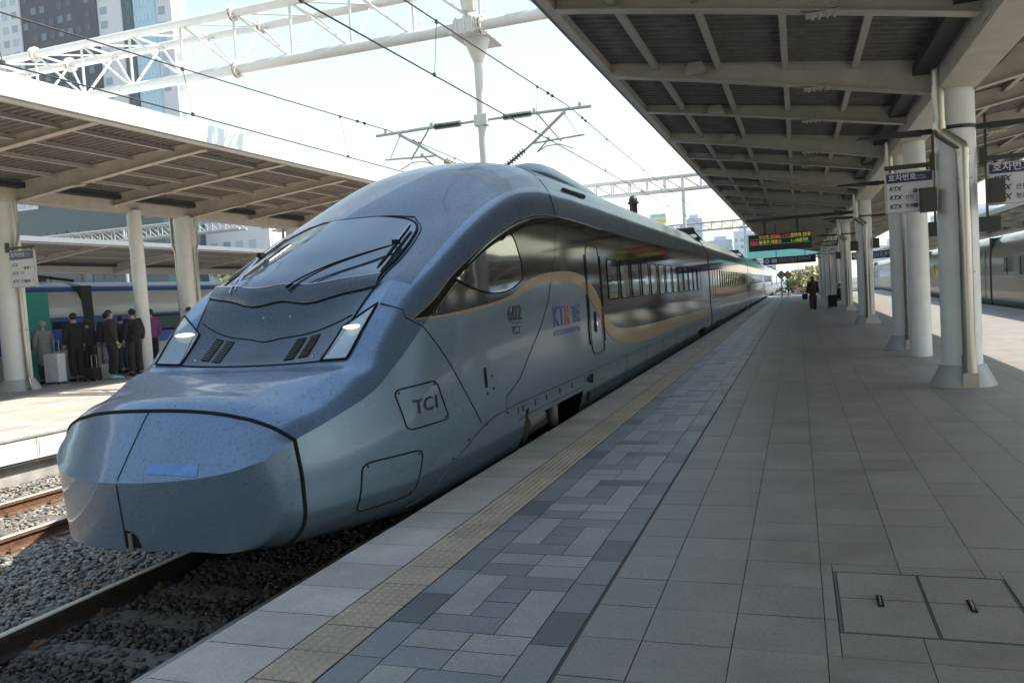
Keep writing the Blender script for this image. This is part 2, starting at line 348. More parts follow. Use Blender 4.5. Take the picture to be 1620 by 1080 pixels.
# tactile paving: domes on raised plates
def tactile(x0, x1, y0, y1, ydome, n=6, mats=('tactile',), z=0.001):
    T = Tiles(); w = x1-x0; k = 0; y = y0
    while y < y1:
        T.tile((x0, x1, y, y+w), 0, z=z)
        if y < ydome:
            st = w/n
            for a in range(n):
                for c in range(n):
                    cx, cy = x0+st*(a+.5), y+st*(c+.5); vs = []; N = 8
                    for rr_, zz in ((.0175, z), (.0145, z+.0045), (.009, z+.0055)):
                        for q in range(N): g = 2*math.pi*q/N; vs.append((cx+rr_*math.cos(g), cy+rr_*math.sin(g), zz))
                    fs = [(i*N+q, i*N+(q+1) % N, (i+1)*N+(q+1) % N, (i+1)*N+q) for i in range(2) for q in range(N)]+[tuple(2*N+q for q in range(N))]
                    T.mb.add(vs, fs, 0); T.t.extend([.75]*len(fs))
        y += w; k += 1
    return T
tag(tactile(-2.352, -2.050, Y0-.4-.302*3, 87.5, 26).build('tactile_paving', ['tactile']), 'beige tactile strip of raised domes along the near platform edge', 'tactile paving')
# access cover
t = thing('access_cover', 'pair of stone inlaid access covers with slot handles set in the near paving', 'floor hatch', (.524, 4.3, 0))
m = MB()
for a, b, c, d in ((.112, .936, 3.897, 3.903), (.112, .936, 4.708, 4.714), (.116, .128, 3.903, 4.708), (.922, .929, 3.903, 4.708), (.5235, .5285, 3.903, 4.708)): m.b2((a, c, -.004), (b, d, .0015))
m.build('frame', 'joint', t)
for a, b in ((.130, .520), (.532, .920)):
    T = Tiles()
    T.tile((a, b, 3.905, 4.33), 0, tone=.6, g=.002, z=.001); T.tile((a, b, 4.33, 4.706), 0, tone=.45, g=.002, z=.001); c = T.build('cover_plate', ['granite_m'], parent=t)
    m = MB(); cx = (a+b)/2-.01; m.b2((cx-.014, 4.23, .0018), (cx+.014, 4.39, .0028), 0); m.path([(cx, 4.25, .003), (cx, 4.27, .012), (cx, 4.35, .012), (cx, 4.37, .003)], .005, 6, 1); m.build('slot_handle', ['black', 'chrome'], c)
# small sunlit fleck is light only; --- left platform
T = Tiles(); y = 4.0
while y < 90:
    yb = y+.6; T.tile((-11.4, -10.9, y, yb), 0)
    xx = [-11.4-.6*k for k in range(0, 16)]
    for a, b in zip(xx[1:], xx[:-1]): T.tile((a, b, y, yb), 0 if a > -17.5 else 1)
    y = yb
tag(T.build('platform_paving', ['granite', 'granite_m']), kind='structure')
mb = MB(); mb.b2((-20.75, -45, -.40), (-10.93, 92, -.004), 0); mb.b2((-20.6, -45, -.75), (-11.05, 92, -.402), 1)
y = 3.2
while y < 60:
    mb.b2((-10.93, y+.006, -.36), (-10.905, y+.994, -.03), 2)
    if random.random() < .6: mb.b2((-10.906, y+.03, -.34), (-10.9035, y+.045, -.05-random.random()*.1), 3)
    y += 1.0
mb.b2((-10.94, 3.2, -.03), (-10.885, 92, -.002), 1)
structure(mb, 'platform', ['joint', 'concrete', 'panel_face', 'rust'])
tag(tactile(-13.45, -13.15, 6, 88, 15).build('tactile_paving', ['tactile']), 'sunlit tactile strip across the open part of the left platform', 'tactile paving')
# right-hand far platform
mb = MB(); mb.b2((12.2, 20, -.75), (22, 170, 0)); structure(mb, 'platform', ['granite_m'])
mb = MB(); mb.b2((-40, 10, -.75), (-27.5, 120, 0)); structure(mb, 'platform', ['granite_m'])

# ================================================================== CANOPIES AND COLUMNS
def canopy(label, xl, xc, xr, ze, zt, y0, y1, beams, drop=.2, depth=.5, corr=True, roof='deck', gw=.24, purl=5, bolts=14, fm='fascia', fh=.115, alt=0):
    """butterfly roof: edges high at xl/xr, valley over the columns at xc"""
    t = thing('platform_canopy', label, 'canopy', (xc, (y0+y1)/2, zt))
    zf = lambda x: (ze+(zt-ze)*(x-xl)/((xc-gw)-xl)) if x < xc else (zt+(ze-zt)*(x-(xc+gw))/(xr-(xc+gw)))
    m = MB(); per = .2; ny = int((y1-y0)/per)
    prof = [(0, .0), (.07, .0), (.09, .045), (.18, .045)] if corr else [(0, 0)]
    for xa, xb in ((xl, xc-gw), (xc+gw, xr)):
        vs = []; za, zb = zf(xa if xa < xc else xc+gw), zf(xb if xb > xc else xc-gw-1e-6)
        rows = [(y0+i*per+d, z) for i in range(ny) for d, z in prof]+[(y1, 0)]
        for yy, dz in rows: vs += [(xa, yy, za+dz), (xb, yy, zb+dz)]
        m.add(vs, [(2*i, 2*i+1, 2*i+3, 2*i+2) for i in range(len(rows)-1)], 0)
        m.add([(xa, y0, za+.10), (xb, y0, zb+.10), (xb, y1, zb+.10), (xa, y1, za+.10)], [(0, 1, 2, 3)], 1)
    m.build('roof_deck', [roof, 'roofwhite'], t, fix=False)
    m = MB(); m.b2((xc-gw, y0, zt-depth), (xc+gw, y1, zt-.02), 0)
    y = max(y0, 3)
    while y < min(y1, 43):
        m.b2((xc-gw-.012, y, zt-depth+.05), (xc-gw-.001, y+.4, zt-.12), 0); y += 6.26
    m.build('girder', 'steel_cream', t)
    for sx in (-1, 1):
        m = MB(); xg = xc+sx*(gw+.16); m.b2((xg-.12, y0, zt-.16), (xg+.12, y1, zt-.03)); m.build('gutter', 'dark', t)
        m = MB(); xe = xl if sx < 0 else xr; m.b2((xe-sx*.02, y0, ze-.10), (xe+sx*.05, y1, ze+fh), 0); m.b2((xe-sx*.14, y0, ze-drop+.03), (xe-sx*.03, y1, ze-.02), 1); m.build('fascia', [fm, 'steel_cream'], t)
    for i, yb in enumerate(beams):
        for sx in (-1, 1):
            xe = (xl+.16) if sx < 0 else (xr-.16); xi = xc+sx*gw; n = 7; top = []; bot = []
            for k in range(n+1):
                s = k/n; x = xe+(xi-xe)*s; zt_ = zf(x-sx*1e-4)-.015 if k < n else zt-.015
                d = (drop+(depth-drop)*(s**1.25))*(1 if (i+alt) % 2 == 0 else .66); top.append((x, zt_)); bot.append((x, zt_-d))
            m = MB(); m.prism(top+bot[::-1], 'y', yb-.008, yb+.008)
            for k in range(n):
                for L, h, w in ((bot, -.012, .09), (top, 0, .08)):
                    a, b = L[k], L[k+1]; m.add([(a[0], yb-w, a[1]+h), (b[0], yb-w, b[1]+h), (b[0], yb+w, b[1]+h), (a[0], yb+w, a[1]+h), (a[0], yb-w, a[1]+h+.014), (b[0], yb-w, b[1]+h+.014), (b[0], yb+w, b[1]+h+.014), (a[0], yb+w, a[1]+h+.014)], [(0, 1, 2, 3), (7, 6, 5, 4), (0, 4, 5, 1), (3, 2, 6, 7)], 0)
            o = m.build('beam', 'steel_cream', t, fix=False)
            if 9 < yb < 55 and bolts:      # splice plate with bolts, about a third out from the girder
                s = .66; x = xe+(xi-xe)*s; dd_ = (drop+(depth-drop)*s**1.25)*(1 if (i+alt) % 2 == 0 else .66); zc = zf(x)-.015-dd_/2; m = MB(); m.box((x, yb-.016, zc), (.30, .014, dd_*.8)); m.box((x, yb, zc-dd_/2-.022), (.36, .17, .014))
                for a in (-.11, -.04, .04, .11):
                    for c in (-dd_*.25, 0, dd_*.25): m.tube((x+a, yb-.022, zc+c), (x+a, yb-.042, zc+c), .012, n=6)
                    for c in (-.06, .06): m.tube((x+a, yb+c, zc-dd_/2-.028), (x+a, yb+c, zc-dd_/2-.055), .014, n=6)
                m.build('splice_plate', 'steel_cream', o)
    for sx in (-1, 1):
        for k in range(purl):
            s = (k+.9)/(purl); s = min(s, .97); xe = xl if sx < 0 else xr; xi = xc+sx*gw; x = xe+(xi-xe)*s; z = zf(x)
            m = MB(); m.b2((x-.03, y0, z-.085), (x+.03, y1, z-.005)); m.b2((x-.042, y0, z-.095), (x+.042, y1, z-.083)); m.build('purlin', 'purlin', t)
    return t
RB = [9.55+3.13*k-.0 for k in range(-2, 25)]; RB = [12.70+3.13*k for k in range(-17, 24)]
canopy('long butterfly roof with cream steel beams and dark corrugated deck over the near platform', -2.70, 2.12, 6.95, 5.07, 4.43, -42.0, 86, RB, depth=.42, drop=.17, alt=1)

canopy('white topped canopy with cream beams over the left platform where passengers queue', -22.6, -18.9, -12.62, 5.66, 5.30, -14.0, 86, [15.9+3.13*k for k in range(-9, 20)], depth=.46, drop=.20, bolts=14, alt=1, fm='roofwhite', fh=.30)
canopy('distant canopy behind the blue and grey train at far left', -42.5, -36.5, -30.2, 5.3, 4.85, 22, 110, [24+6.26*k for k in range(0, 12)], depth=.5, drop=.2, purl=3, bolts=0, corr=False)
canopy('distant canopy beyond the grey train on the far right', 12.6, 16.8, 21.0, 5.3, 4.75, 20, 150, [22+6.26*k for k in range(0, 18)], depth=.5, drop=.2, purl=4, bolts=0, corr=False)
ORD = ['nearest', 'second', 'third', 'fourth', 'fifth', 'sixth', 'seventh', 'eighth', 'ninth', 'tenth']
def column(label, x, y, ztop, r=.252, base=.41, pipe=True, group=None, pipes=(1,), side='front', arm=True):
    t = thing('platform_column', label, 'column', (x, y, 0), group)
    m = MB(); m.tube((x, y, .0 if not base else .20), (x, y, ztop), r, n=40)
    m.build('shaft', 'column', t, smooth=True)
    if base:
        m = MB(); N = 40
        vs = []; 
        for rr, z in ((base+.01, 0), (base, .03), (r+.04, .27), (r+.04, .285), (r, .288)):
            for k in range(N): a = 2*math.pi*k/N; vs.append((x+rr*math.cos(a), y+rr*math.sin(a), z))
        m.add(vs, [(i*N+k, i*N+(k+1) % N, (i+1)*N+(k+1) % N, (i+1)*N+k) for i in range(4) for k in range(N)]); m.build('base', 'base', t, smooth=True)
    if pipe:
        for sx in pipes:
            m = MB(); px, py = x+.03*sx if side == 'front' else x+sx*(r+.06), (y-r-.09) if side == 'front' else y-.05
            tx, ty = (x-.235*sx, y-r-.06) if side == 'front' else (x+sx*(r+.16), y-.05)
            if side == 'front':
                m.path([(tx, ty, 4.42), (tx, ty, 3.47), (tx+.01*sx, ty, 3.43), (px-.01, py, 3.22), (px, py, 3.17), (px, py, .42)], .080, 18)
                m.path([(px, py, .44), (px, py, .20)], .090, 18); m.box((px, py-.0, .10), (.19, .15, .20)); m.tube((tx, ty, 3.47), (tx, ty, 3.56), .087, n=16); m.tube((px, py, 3.10), (px, py, 3.18), .087, n=16)
            else:
                m.path([(tx, ty, ztop), (tx, ty, ztop-.9), (px, py, ztop-1.15), (px, py, .35), (px, py, .3), (px+sx*.16, py-.12, .04)], .055, 12)
            for z in (1.55, 2.8):
                m.tube((px, py, z-.012), (px, py, z+.012), .088, n=14, mi=0); m.box((px+.085*sx, py+.03, z), (.05, .02, .025), 0)
            m.build('drain_pipe', 'inox', t, smooth=True)
    if arm:
        m = MB()
        for z in (3.5,): m.tube((x, y, z-.025), (x, y, z+.025), r+.012, n=40)
        for sx in (-1, 1):
            m.box((x+sx*(r+.09), y, 3.5), (.2, .06, .07)); vs = []
            m.prism([(x+sx*(r+.16), 3.45), (x+sx*(r+.16), 3.54), (x+sx*(r+.95), 3.53), (x+sx*(r+1.0), 3.50)], 'y', y-.05, y+.05)
        m.build('bracket_arm', 'dark', t)
    return t
CY = [12.74, 19.0, 29.4, 40.8, 50.5, 60.9, 71.3, 81.7]
for i, y in enumerate(CY):
    column('%s round column with a steel drain pipe along the near platform' % ORD[i] if i else 'nearest big white round column with grey flared base and bent stainless drain pipe', 2.1, y, 4.05, group='round columns of the near canopy')
column('slimmer white post without base flare just behind the nearest big column', 2.15, 17.2, 4.05, r=.19, base=0, pipe=False, arm=False, group='thin props of the near canopy')
for i, y in enumerate((15.86, 22.15, 28.4, 34.7, 47)):
    column(('large pale round column at the left edge, with station board above' if i == 0 else '%s round column with twin drain pipes on the left platform' % ORD[i]), -19.2 if i == 0 else -18.9, y, 4.9, r=.33, base=.5, pipes=(1,) if i == 0 else (-1, 1), side='side', group='round columns of the left canopy', arm=False)
    m = MB()
column('slim leaning looking white post beside the queue on the left platform', -18.72, 19.8, 4.9, r=.20, base=0, pipe=False, arm=False)
for i, y in enumerate((24, 30.3, 42.8, 55.3)): column('%s column under the distant left canopy' % ORD[i], -36.5, y, 4.4, r=.28, base=0, pipe=False, arm=False, group='columns of the distant left canopy')
for i, y in enumerate((33, 45.5, 58, 70.5, 83, 95.5)): column('%s column under the distant right canopy' % ORD[i], 16.8, y, 4.3, r=.28, base=0, pipe=False, arm=False, group='columns of the distant right canopy')

# ---- small fittings on the near canopy: loudspeaker boxes on the beams
for i in range(9):
    yb = 12.70+3.13*i; x = -1.28-.0*i; z = 5.07-.64*(x+2.70)/4.58
    t = MB(); a, b = .10, .15; zb = z-.0; zt_ = z-.16
    t.add([(x-b, yb-.30, z-.17), (x+b, yb-.30, z-.17), (x+b, yb-.08, z-.17), (x-b, yb-.08, z-.17), (x-a, yb-.26, z-.03), (x+a, yb-.26, z-.03), (x+a, yb-.10, z-.03), (x-a, yb-.10, z-.03)], [(0, 3, 2, 1), (4, 5, 6, 7), (0, 1, 5, 4), (1, 2, 6, 5), (2, 3, 7, 6), (3, 0, 4, 7)])
    tag(t.build('loudspeaker', 'steel_cream'), '%s cream loudspeaker box hung under the near roof, counted from the camera' % ORD[i], 'loudspeaker', 'loudspeakers under the near roof')

# ---- car number boards
def carboard(label, x0, y, z0, z1, w, armside=1, xa=None):
    t = thing('station_sign', label, 'sign', (x0+w/2, y, z0), 'car number boards')
    m = MB(); m.b2((x0, y-.03, z0), (x0+w, y+.03, z1), 0); m.build('sign_frame', 'galv', t)
    h = z1-z0; m = MB(); m.b2((x0+.018, y-.034, z0+.018), (x0+w-.018, y-.0305, z1-.018-.23*h), 0); m.b2((x0+.018, y-.034, z1-.018-.225*h), (x0+w-.018, y-.0305, z1-.018), 1)
    yy = y-.035; U = (1, 0, 0); V = (0, 0, 1); k = w/.60
    text_on(m, '호차번호', .095*k, (x0+.04*k, yy, z1-.13*h-.035), U, V, mi=2, off=.002, bold=.002)
    text_on(m, 'Car number', .034*k, (x0+.33*k, yy, z1-.10*h-.02), U, V, mi=2, off=.002)
    text_on(m, 'Platform guide', .03*k, (x0+.33*k, yy, z1-.16*h-.02), U, V, mi=2, off=.002)
    for r_, (a, s2, zz) in enumerate((('KTX', '', .60), ('KTX', '산천', .385), ('KTX', '청룡', .165))):
        text_on(m, a, .075*k, (x0+.045*k, yy, z0+h*zz-.025), U, V, mi=3, shear=.3, bold=.0035, off=.002)
        if s2: text_on(m, s2, .06*k, (x0+.24*k, yy, z0+h*zz-.022), U, V, mi=3, off=.002, bold=.001)
        if r_: m.b2((x0+.03, yy-.003, z0+h*(zz+.135)), (x0+w-.03, yy-.0005, z0+h*(zz+.135)+.003), 4)
    for zz, tx in ((.52, '7'), (.165, '1')):
        for q, dx in enumerate((.37, .44)):
            cx, cz = x0+dx*k, z0+h*zz; n = 16
            m.prism([(cx+.030*k*math.cos(2*math.pi*a/n), cz+.030*k*math.sin(2*math.pi*a/n)) for a in range(n)], 'y', yy-.002, yy+.001, 3); text_on(m, '제호' [q] if False else (tx if q == 0 else '호'), .035*k, (cx-.012*k, yy-.002, cz-.012*k), U, V, mi=0, off=.002)
        text_on(m, '승차', .042*k, (x0+.49*k, yy, z0+h*zz-.012), U, V, mi=3, off=.002)
    m.build('sign_face', ['signwhite', 'navy', 'signwhite', 'ink', 'galv'], t)
    m = MB(); xa_ = 1.80 if xa is None else xa
    m.b2((min(x0, xa_), y-.025, z1+.04), (max(x0+w, xa_), y+.025, z1+.10)); 
    for xx in (x0+.12*w, x0+.88*w): m.b2((xx-.015, y-.015, z1), (xx+.015, y+.015, z1+.045))
    m.b2((xa_-.03, y-.04, z1-.02), (xa_+.03, y+.04, z1+.22))
    m.build('mounting_arm', 'box', t)
    return t
carboard('white car number board with navy header hung left of the nearest big column', 1.20, 12.66, 2.42, 2.98, .61)
carboard('white car number board with navy header hung right of the nearest big column', 2.46, 12.66, 2.42, 2.98, .80, xa=2.40)
carboard('small car number board above the fourth column, seen beyond the third', 1.05, 40.75, 2.55, 3.15, .75)
carboard('grey station board beside the large column at the far left edge', -18.78, 15.6, 2.62, 3.55, .82, xa=-18.86)
for i, (x, y, z, lb) in enumerate(((1.72, 12.55, 2.56, 'dark junction box on the left side of the nearest big column'), (2.52, 12.50, 2.60, 'dark junction box on the right side of the nearest big column'), (1.77, 29.3, 2.55, 'dark box on the left flank of the third column'), (2.45, 29.3, 2.6, 'dark box on the right flank of the third column'), (1.78, 40.7, 2.55, 'dark box on the fourth column below its board'), (-19.5, 15.4, 2.62, 'dark box on the large column at the left edge'))):
    m = MB(); m.box((x, y, z), (.19, .20, .32), 0); m.box((x, y-.103, z), (.16, .006, .28), 0); tag(m.build("junction_box", ["box"]), lb, "junction box", "dark boxes on the columns")
for x, y, z, w, lb in ((2.58, 18.0, 2.40, .34, 'grey monitor hanging in the gap left of the nearest column'), (3.48, 18.0, 2.42, .42, 'grey monitor hanging to the right of the nearest column')):
    t = thing('hanging_monitor', lb, 'monitor', (x, y, z), 'hanging monitors'); m = MB(); m.box((x, y, z), (w, .12, .28)); m.box((x, y-.062, z), (w-.05, .006, .24)); m.build('housing', 'ledbody', t); m = MB(); m.b2((x-.02, y-.02, z+.14), (x+.02, y+.02, 4.7)); m.build('hanger', 'box', t)

# ---- LED departure display
t = thing('departure_display', 'dark hanging departure display with amber and red text lines over the near platform', 'display', (-.5, 30, 2.6))
m = MB(); m.b2((-1.56, 29.9, 2.64), (.50, 30.15, 3.20)); m.build('display_housing', 'ledbody', t)
m = MB(); yy = 29.893; U = (1, 0, 0); V = (0, 0, 1)
text_on(m, '부산행 07:30', .13, (-1.22, yy, 3.06), U, V, mi=0, bold=.003); text_on(m, '서울→부산', .13, (-.72, yy, 3.06), U, V, mi=3, bold=.003); text_on(m, '정차역 안내', .13, (-.18, yy, 3.06), U, V, mi=1, bold=.003); text_on(m, '7:30', .12, (.28, yy, 3.08), U, V, mi=0, bold=.002)
text_on(m, '동대구 대전', .13, (-1.22, yy, 2.88), U, V, mi=1, bold=.003); text_on(m, '경유', .13, (-.70, yy, 2.88), U, V, mi=0, bold=.003); text_on(m, '1~18호차', .13, (-.18, yy, 2.88), U, V, mi=1, bold=.003); text_on(m, '8', .12, (.33, yy, 2.90), U, V, mi=1, bold=.002)
m.b2((-1.50, yy-.002, 2.87), (-1.26, yy, 2.98), 3)
for z in (3.035, 2.845): m.b2((-1.50, yy-.002, z), (.46, yy, z+.010), 2)
m.build('text_lines', ['led_o', 'led_y', 'led_g', 'led_r'], t)
m = MB(); m.b2((-1.62, 29.97, 3.66), (2.1, 30.08, 3.76)); m.b2((-1.05, 30.0, 3.2), (-.97, 30.06, 3.7)); m.b2((.02, 30.0, 3.2), (.10, 30.06, 3.7)); m.build('support_arm', 'box', t)
# ---- navy direction signs
def navysign(label, x0, x1, y, z0, z1, tx):
    t = thing('direction_sign', label, 'sign', ((x0+x1)/2, y, z0), 'navy direction signs'); m = MB(); m.b2((x0, y-.07, z0), (x1, y+.07, z1)); m.build('sign_panel', 'navy', t)
    m = MB(); h = z1-z0; n = 20; cx = x0+.2; cz = (z0+z1)/2; pr = [(cx+.14*math.cos(2*math.pi*a/n), cz+.14*math.sin(2*math.pi*a/n)) for a in range(n)]; m.prism(pr, 'y', y-.074, y-.071); text_on(m, '9', .22, (cx-.06, y-.075, cz-.08), U, V, mi=1, bold=.004)
    m.b2((x0+.45, y-.075, z0+.1), (x0+.75, y-.071, z1-.1)); text_on(m, tx, .20, (x0+.85, y-.072, cz-.03), U, V, width=(x1-x0-1.15)); text_on(m, 'Exit  Transfer  Tracks', .10, (x0+.85, y-.072, z0+.09), U, V)
    m.build('lettering', ['signwhite', 'navy'], t); m = MB()
    for f in (.25, .8): m.b2((x0+(x1-x0)*f-.02, y-.02, z1), (x0+(x1-x0)*f+.02, y+.02, 4.8))
    m.build('hanger', 'box', t)
navysign('long navy direction sign with white lettering spanning the middle of the near platform', -1.83, 1.02, 50, 2.50, 2.92, '타는곳 나가는곳 갈아타는곳')
navysign('short navy direction sign to the right of the column row', 2.9, 5.6, 50, 2.45, 2.87, '나가는곳 동부출구')
# round clock-like emblem above the navy sign
# ---- diamond signs on posts at the end of the platform
for x, y, mt, lb in ((-1.40, 79, 'ink', 'black framed diamond sign on a post at the far platform end'), (-.92, 84, 'red_ink', 'red framed diamond sign on a post at the far platform end'), (3.1, 72, 'red_ink', 'red diamond sign seen between the columns on the sunlit side')):
    t = thing('diamond_sign', lb, 'sign', (x, y, 0), 'diamond signs'); m = MB(); m.tube((x, y, 0), (x, y, 1.7), .045, n=10); m.build('post', 'box', t)
    m = MB(); z = 2.05
    for s_, mi, dy in ((.42, 0, 0), (.27, 1, -.012), (.13, 0, -.02)): m.prism([(x, z-s_), (x+s_, z), (x, z+s_), (x-s_, z)], 'y', y-.03+dy, y-.02+dy+.005, mi)
    m.build('diamond_plate', [mt, 'signwhite'], t)

# ================================================================== THE BLUE HIGH-SPEED TRAIN
XC = -4.548
FULL = lambda y: [(y, 0, -.25), (y, 1.0, -.25), (y, 1.42, -.20), (y, 1.555, .08), (y, 1.58, 1.05), (y, 1.555, 2.62), (y, 1.42, 2.98), (y, 1.19, 3.29), (y, .84, 3.48), (y, .42, 3.57), (y, 0, 3.59)]
def stn(lo, hi): return lo+hi
RING = [(0, -.005), (.52, -.01), (.92, .0), (1.05, .10), (1.09, .33), (1.07, .60), (.88, .545), (.66, .512), (.42, .494), (.20, .486), (0, .484)]
_plan = lambda h: 4.43+.055*(h/.6)**2 if h < .6 else 4.43+.055+.183*(h-.6)+.42*(h-.6)**2
def face(k):
    o = []
    for h, z in RING:
        hh, zz = h*k, .26+(z-.26)*k; o.append((_plan(hh)+(.48-zz)*.10, hh, zz))
    return o
ST = [
 face(.03), face(.5), face(1.0),
 None,
 [(4.85, 0, -.03), (4.85, .70, -.04), (4.85, 1.07, -.03), (4.85, 1.20, .08), (4.85, 1.235, .38), (4.83, 1.21, .71), (4.81, 1.08, .79), (4.80, .88, .86), (4.80, .62, .905), (4.80, .3, .93), (4.80, 0, .935)],
 [(5.2, 0, -.06), (5.2, .78, -.07), (5.2, 1.19, -.05), (5.2, 1.33, .08), (5.2, 1.365, .42), (5.2, 1.33, .82), (5.2, 1.20, .91), (5.2, 1.03, .97), (5.2, .7, 1.01), (5.2, .35, 1.03), (5.2, 0, 1.035)],
 [(5.65, 0, -.10), (5.65, .85, -.11), (5.65, 1.29, -.09), (5.65, 1.44, .09), (5.65, 1.475, .5), (5.65, 1.425, .965), (5.62, 1.30, 1.06), (5.55, 1.13, 1.11), (5.6, .78, 1.105), (5.62, .4, 1.105), (5.62, 0, 1.105)],
 [(5.95, 0, -.14), (5.95, .9, -.15), (5.95, 1.33, -.12), (5.95, 1.49, .09), (5.95, 1.515, .55), (5.95, 1.45, 1.12), (5.87, 1.32, 1.18), (5.79, 1.13, 1.19), (5.88, .78, 1.165), (5.94, .4, 1.15), (5.96, 0, 1.145)],
 [(6.1, 0, -.16), (6.1, .92, -.17), (6.1, 1.34, -.14), (6.1, 1.505, .09), (6.1, 1.53, .6), (6.12, 1.468, 1.22), (6.06, 1.34, 1.345), (6.02, 1.145, 1.40), (6.07, .8, 1.30), (6.11, .4, 1.255), (6.12, 0, 1.25)],
 [(6.4, 0, -.19), (6.4, .94, -.20), (6.4, 1.36, -.16), (6.4, 1.52, .09), (6.4, 1.545, .7), (6.42, 1.50, 1.415), (6.36, 1.36, 1.56), (6.30, 1.16, 1.635), (6.35, .8, 1.545), (6.39, .4, 1.49), (6.40, 0, 1.485)],
 [(6.7, 0, -.21), (6.7, .96, -.22), (6.7, 1.38, -.18), (6.7, 1.53, .09), (6.7, 1.555, .78), (6.7, 1.51, 1.565), (6.63, 1.36, 1.74), (6.6, 1.15, 1.82), (6.6, .8, 1.79), (6.6, .4, 1.77), (6.6, 0, 1.76)],
 [(7.15, 0, -.23), (7.15, .98, -.24), (7.15, 1.40, -.19), (7.15, 1.545, .09), (7.15, 1.565, .85), (7.17, 1.52, 1.81), (7.1, 1.355, 2.0), (7.1, 1.13, 2.08), (7.1, .76, 2.12), (7.1, .4, 2.14), (7.1, 0, 2.145)],
 [(7.9, 0, -.25), (7.9, 1.0, -.25), (7.9, 1.42, -.20), (7.9, 1.555, .09), (7.9, 1.575, .95), (7.93, 1.53, 2.14), (7.9, 1.355, 2.38), (7.9, 1.11, 2.49), (7.9, .75, 2.56), (7.9, .4, 2.60), (7.9, 0, 2.61)],
 [(8.7, 0, -.25), (8.7, 1.0, -.25), (8.7, 1.42, -.20), (8.7, 1.555, .08), (8.7, 1.58, 1.0), (8.72, 1.54, 2.38), (8.7, 1.365, 2.66), (8.7, 1.11, 2.81), (8.7, .75, 2.915), (8.7, .4, 2.965), (8.7, 0, 2.98)],
 [(9.5, 0, -.25), (9.5, 1.0, -.25), (9.5, 1.42, -.20), (9.5, 1.555, .08), (9.5, 1.58, 1.05), (9.5, 1.55, 2.53), (9.5, 1.385, 2.85), (9.5, 1.13, 3.05), (9.5, .77, 3.19), (9.5, .4, 3.25), (9.5, 0, 3.27)],
 [(10.5, 0, -.25), (10.5, 1.0, -.25), (10.5, 1.42, -.20), (10.5, 1.555, .08), (10.5, 1.58, 1.05), (10.5, 1.555, 2.61), (10.5, 1.405, 2.95), (10.5, 1.165, 3.21), (10.5, .81, 3.385), (10.5, .41, 3.46), (10.5, 0, 3.48)],
 [(11.7, 0, -.25), (11.7, 1.0, -.25), (11.7, 1.42, -.20), (11.7, 1.555, .08), (11.7, 1.58, 1.05), (11.7, 1.555, 2.62), (11.7, 1.415, 2.975), (11.7, 1.185, 3.275), (11.7, .835, 3.46), (11.7, .42, 3.545), (11.7, 0, 3.565)],
 FULL(13.2), FULL(18), FULL(24), FULL(29.85)]
ST[3] = [tuple((p+q)/2+e for p, q, e in zip(a_, b_, (0, .01, .012))) for a_, b_ in zip(ST[2], ST[4])]
ST = np.array(ST, float)
for _i in range(len(ST)):                      # crown of the cab a touch lower
    for _v in (6, 7, 8, 9, 10): ST[_i, _v, 2] -= float(np.interp(ST[_i, _v, 0], [6.6, 7.5, 8.2, 9.3, 10.6], [0, .12, .12, .06, 0]))*min(1, (_v-5)/3)
def herm(P, s, q, brk=(), sym=False):
    """cubic Hermite through P at params s evaluated at q; brk = knots with one-sided tangents"""
    n = len(s); d = np.diff(P, axis=0)/np.diff(s)[:, None]; ml = np.zeros_like(P); mr = np.zeros_like(P)
    for i in range(n):
        if i == 0: ml[i] = mr[i] = d[0]
        elif i == n-1: ml[i] = mr[i] = d[-1]
        elif i in brk: ml[i] = d[i-1]; mr[i] = d[i]
        else:
            a, b = s[i]-s[i-1], s[i+1]-s[i]; t = (d[i-1]*b+d[i]*a)/(a+b); ml[i] = mr[i] = t
    if sym: ml[-1][[0, 2]] = 0; mr[0][[0, 2]] = 0
    out = []
    for x in q:
        i = min(max(np.searchsorted(s, x, side='right')-1, 0), n-2); h = s[i+1]-s[i]; t = (x-s[i])/h
        out.append((2*t**3-3*t**2+1)*P[i]+(t**3-2*t**2+t)*h*mr[i]+(-2*t**3+3*t**2)*P[i+1]+(t**3-t**2)*h*ml[i+1])
    return np.array(out)
NS, NV = 7, 7
sp = np.concatenate([[0], np.cumsum(np.maximum(.08, np.linalg.norm(np.diff(ST, axis=0), axis=2).mean(1)))])
sq = np.concatenate([np.linspace(sp[i], sp[i+1], NS, endpoint=False) for i in range(len(sp)-1)]+[[sp[-1]]])
G1 = np.stack([herm(ST[:, v], sp, sq, brk=(2,) if (v >= 5 or v <= 1) else ()) for v in range(11)], 1)
rows = []
for row in G1:
    vp = np.concatenate([[0], np.cumsum(np.maximum(1e-4, np.linalg.norm(np.diff(row, axis=0), axis=1)))])
    vq = np.concatenate([np.linspace(vp[i], vp[i+1], NV, endpoint=False) for i in range(10)]+[[vp[-1]]])
    rows.append(herm(row, vp, vq, brk=(5, 7), sym=True))
G = np.array(rows)
for _i in range(2*NS+1):
    for _j in range(G.shape[1]): G[_i, _j, 0] = _plan(G[_i, _j, 1])+(.48-G[_i, _j, 2])*.10
nr, nc = G.shape[:2]          # (rows, cols, (y,h,z))
def warp(h, y):
    if h >= 0: return h, y
    f = float(np.interp(y, [0, 8.5, 12], [1, .9, 0])); return h*(1-.045*f), y+.27*f*(-h/1.15)**2
def gpt(i, j, s=1): y, h, z = G[i, j]; h, y = warp(s*h, y); return (XC+h, y, z)
def in_bogie(y, z, h): return z < .27+.0*y and h > .9 and (8.72 < y < 11.42 or 25.4 < y < 28.1)
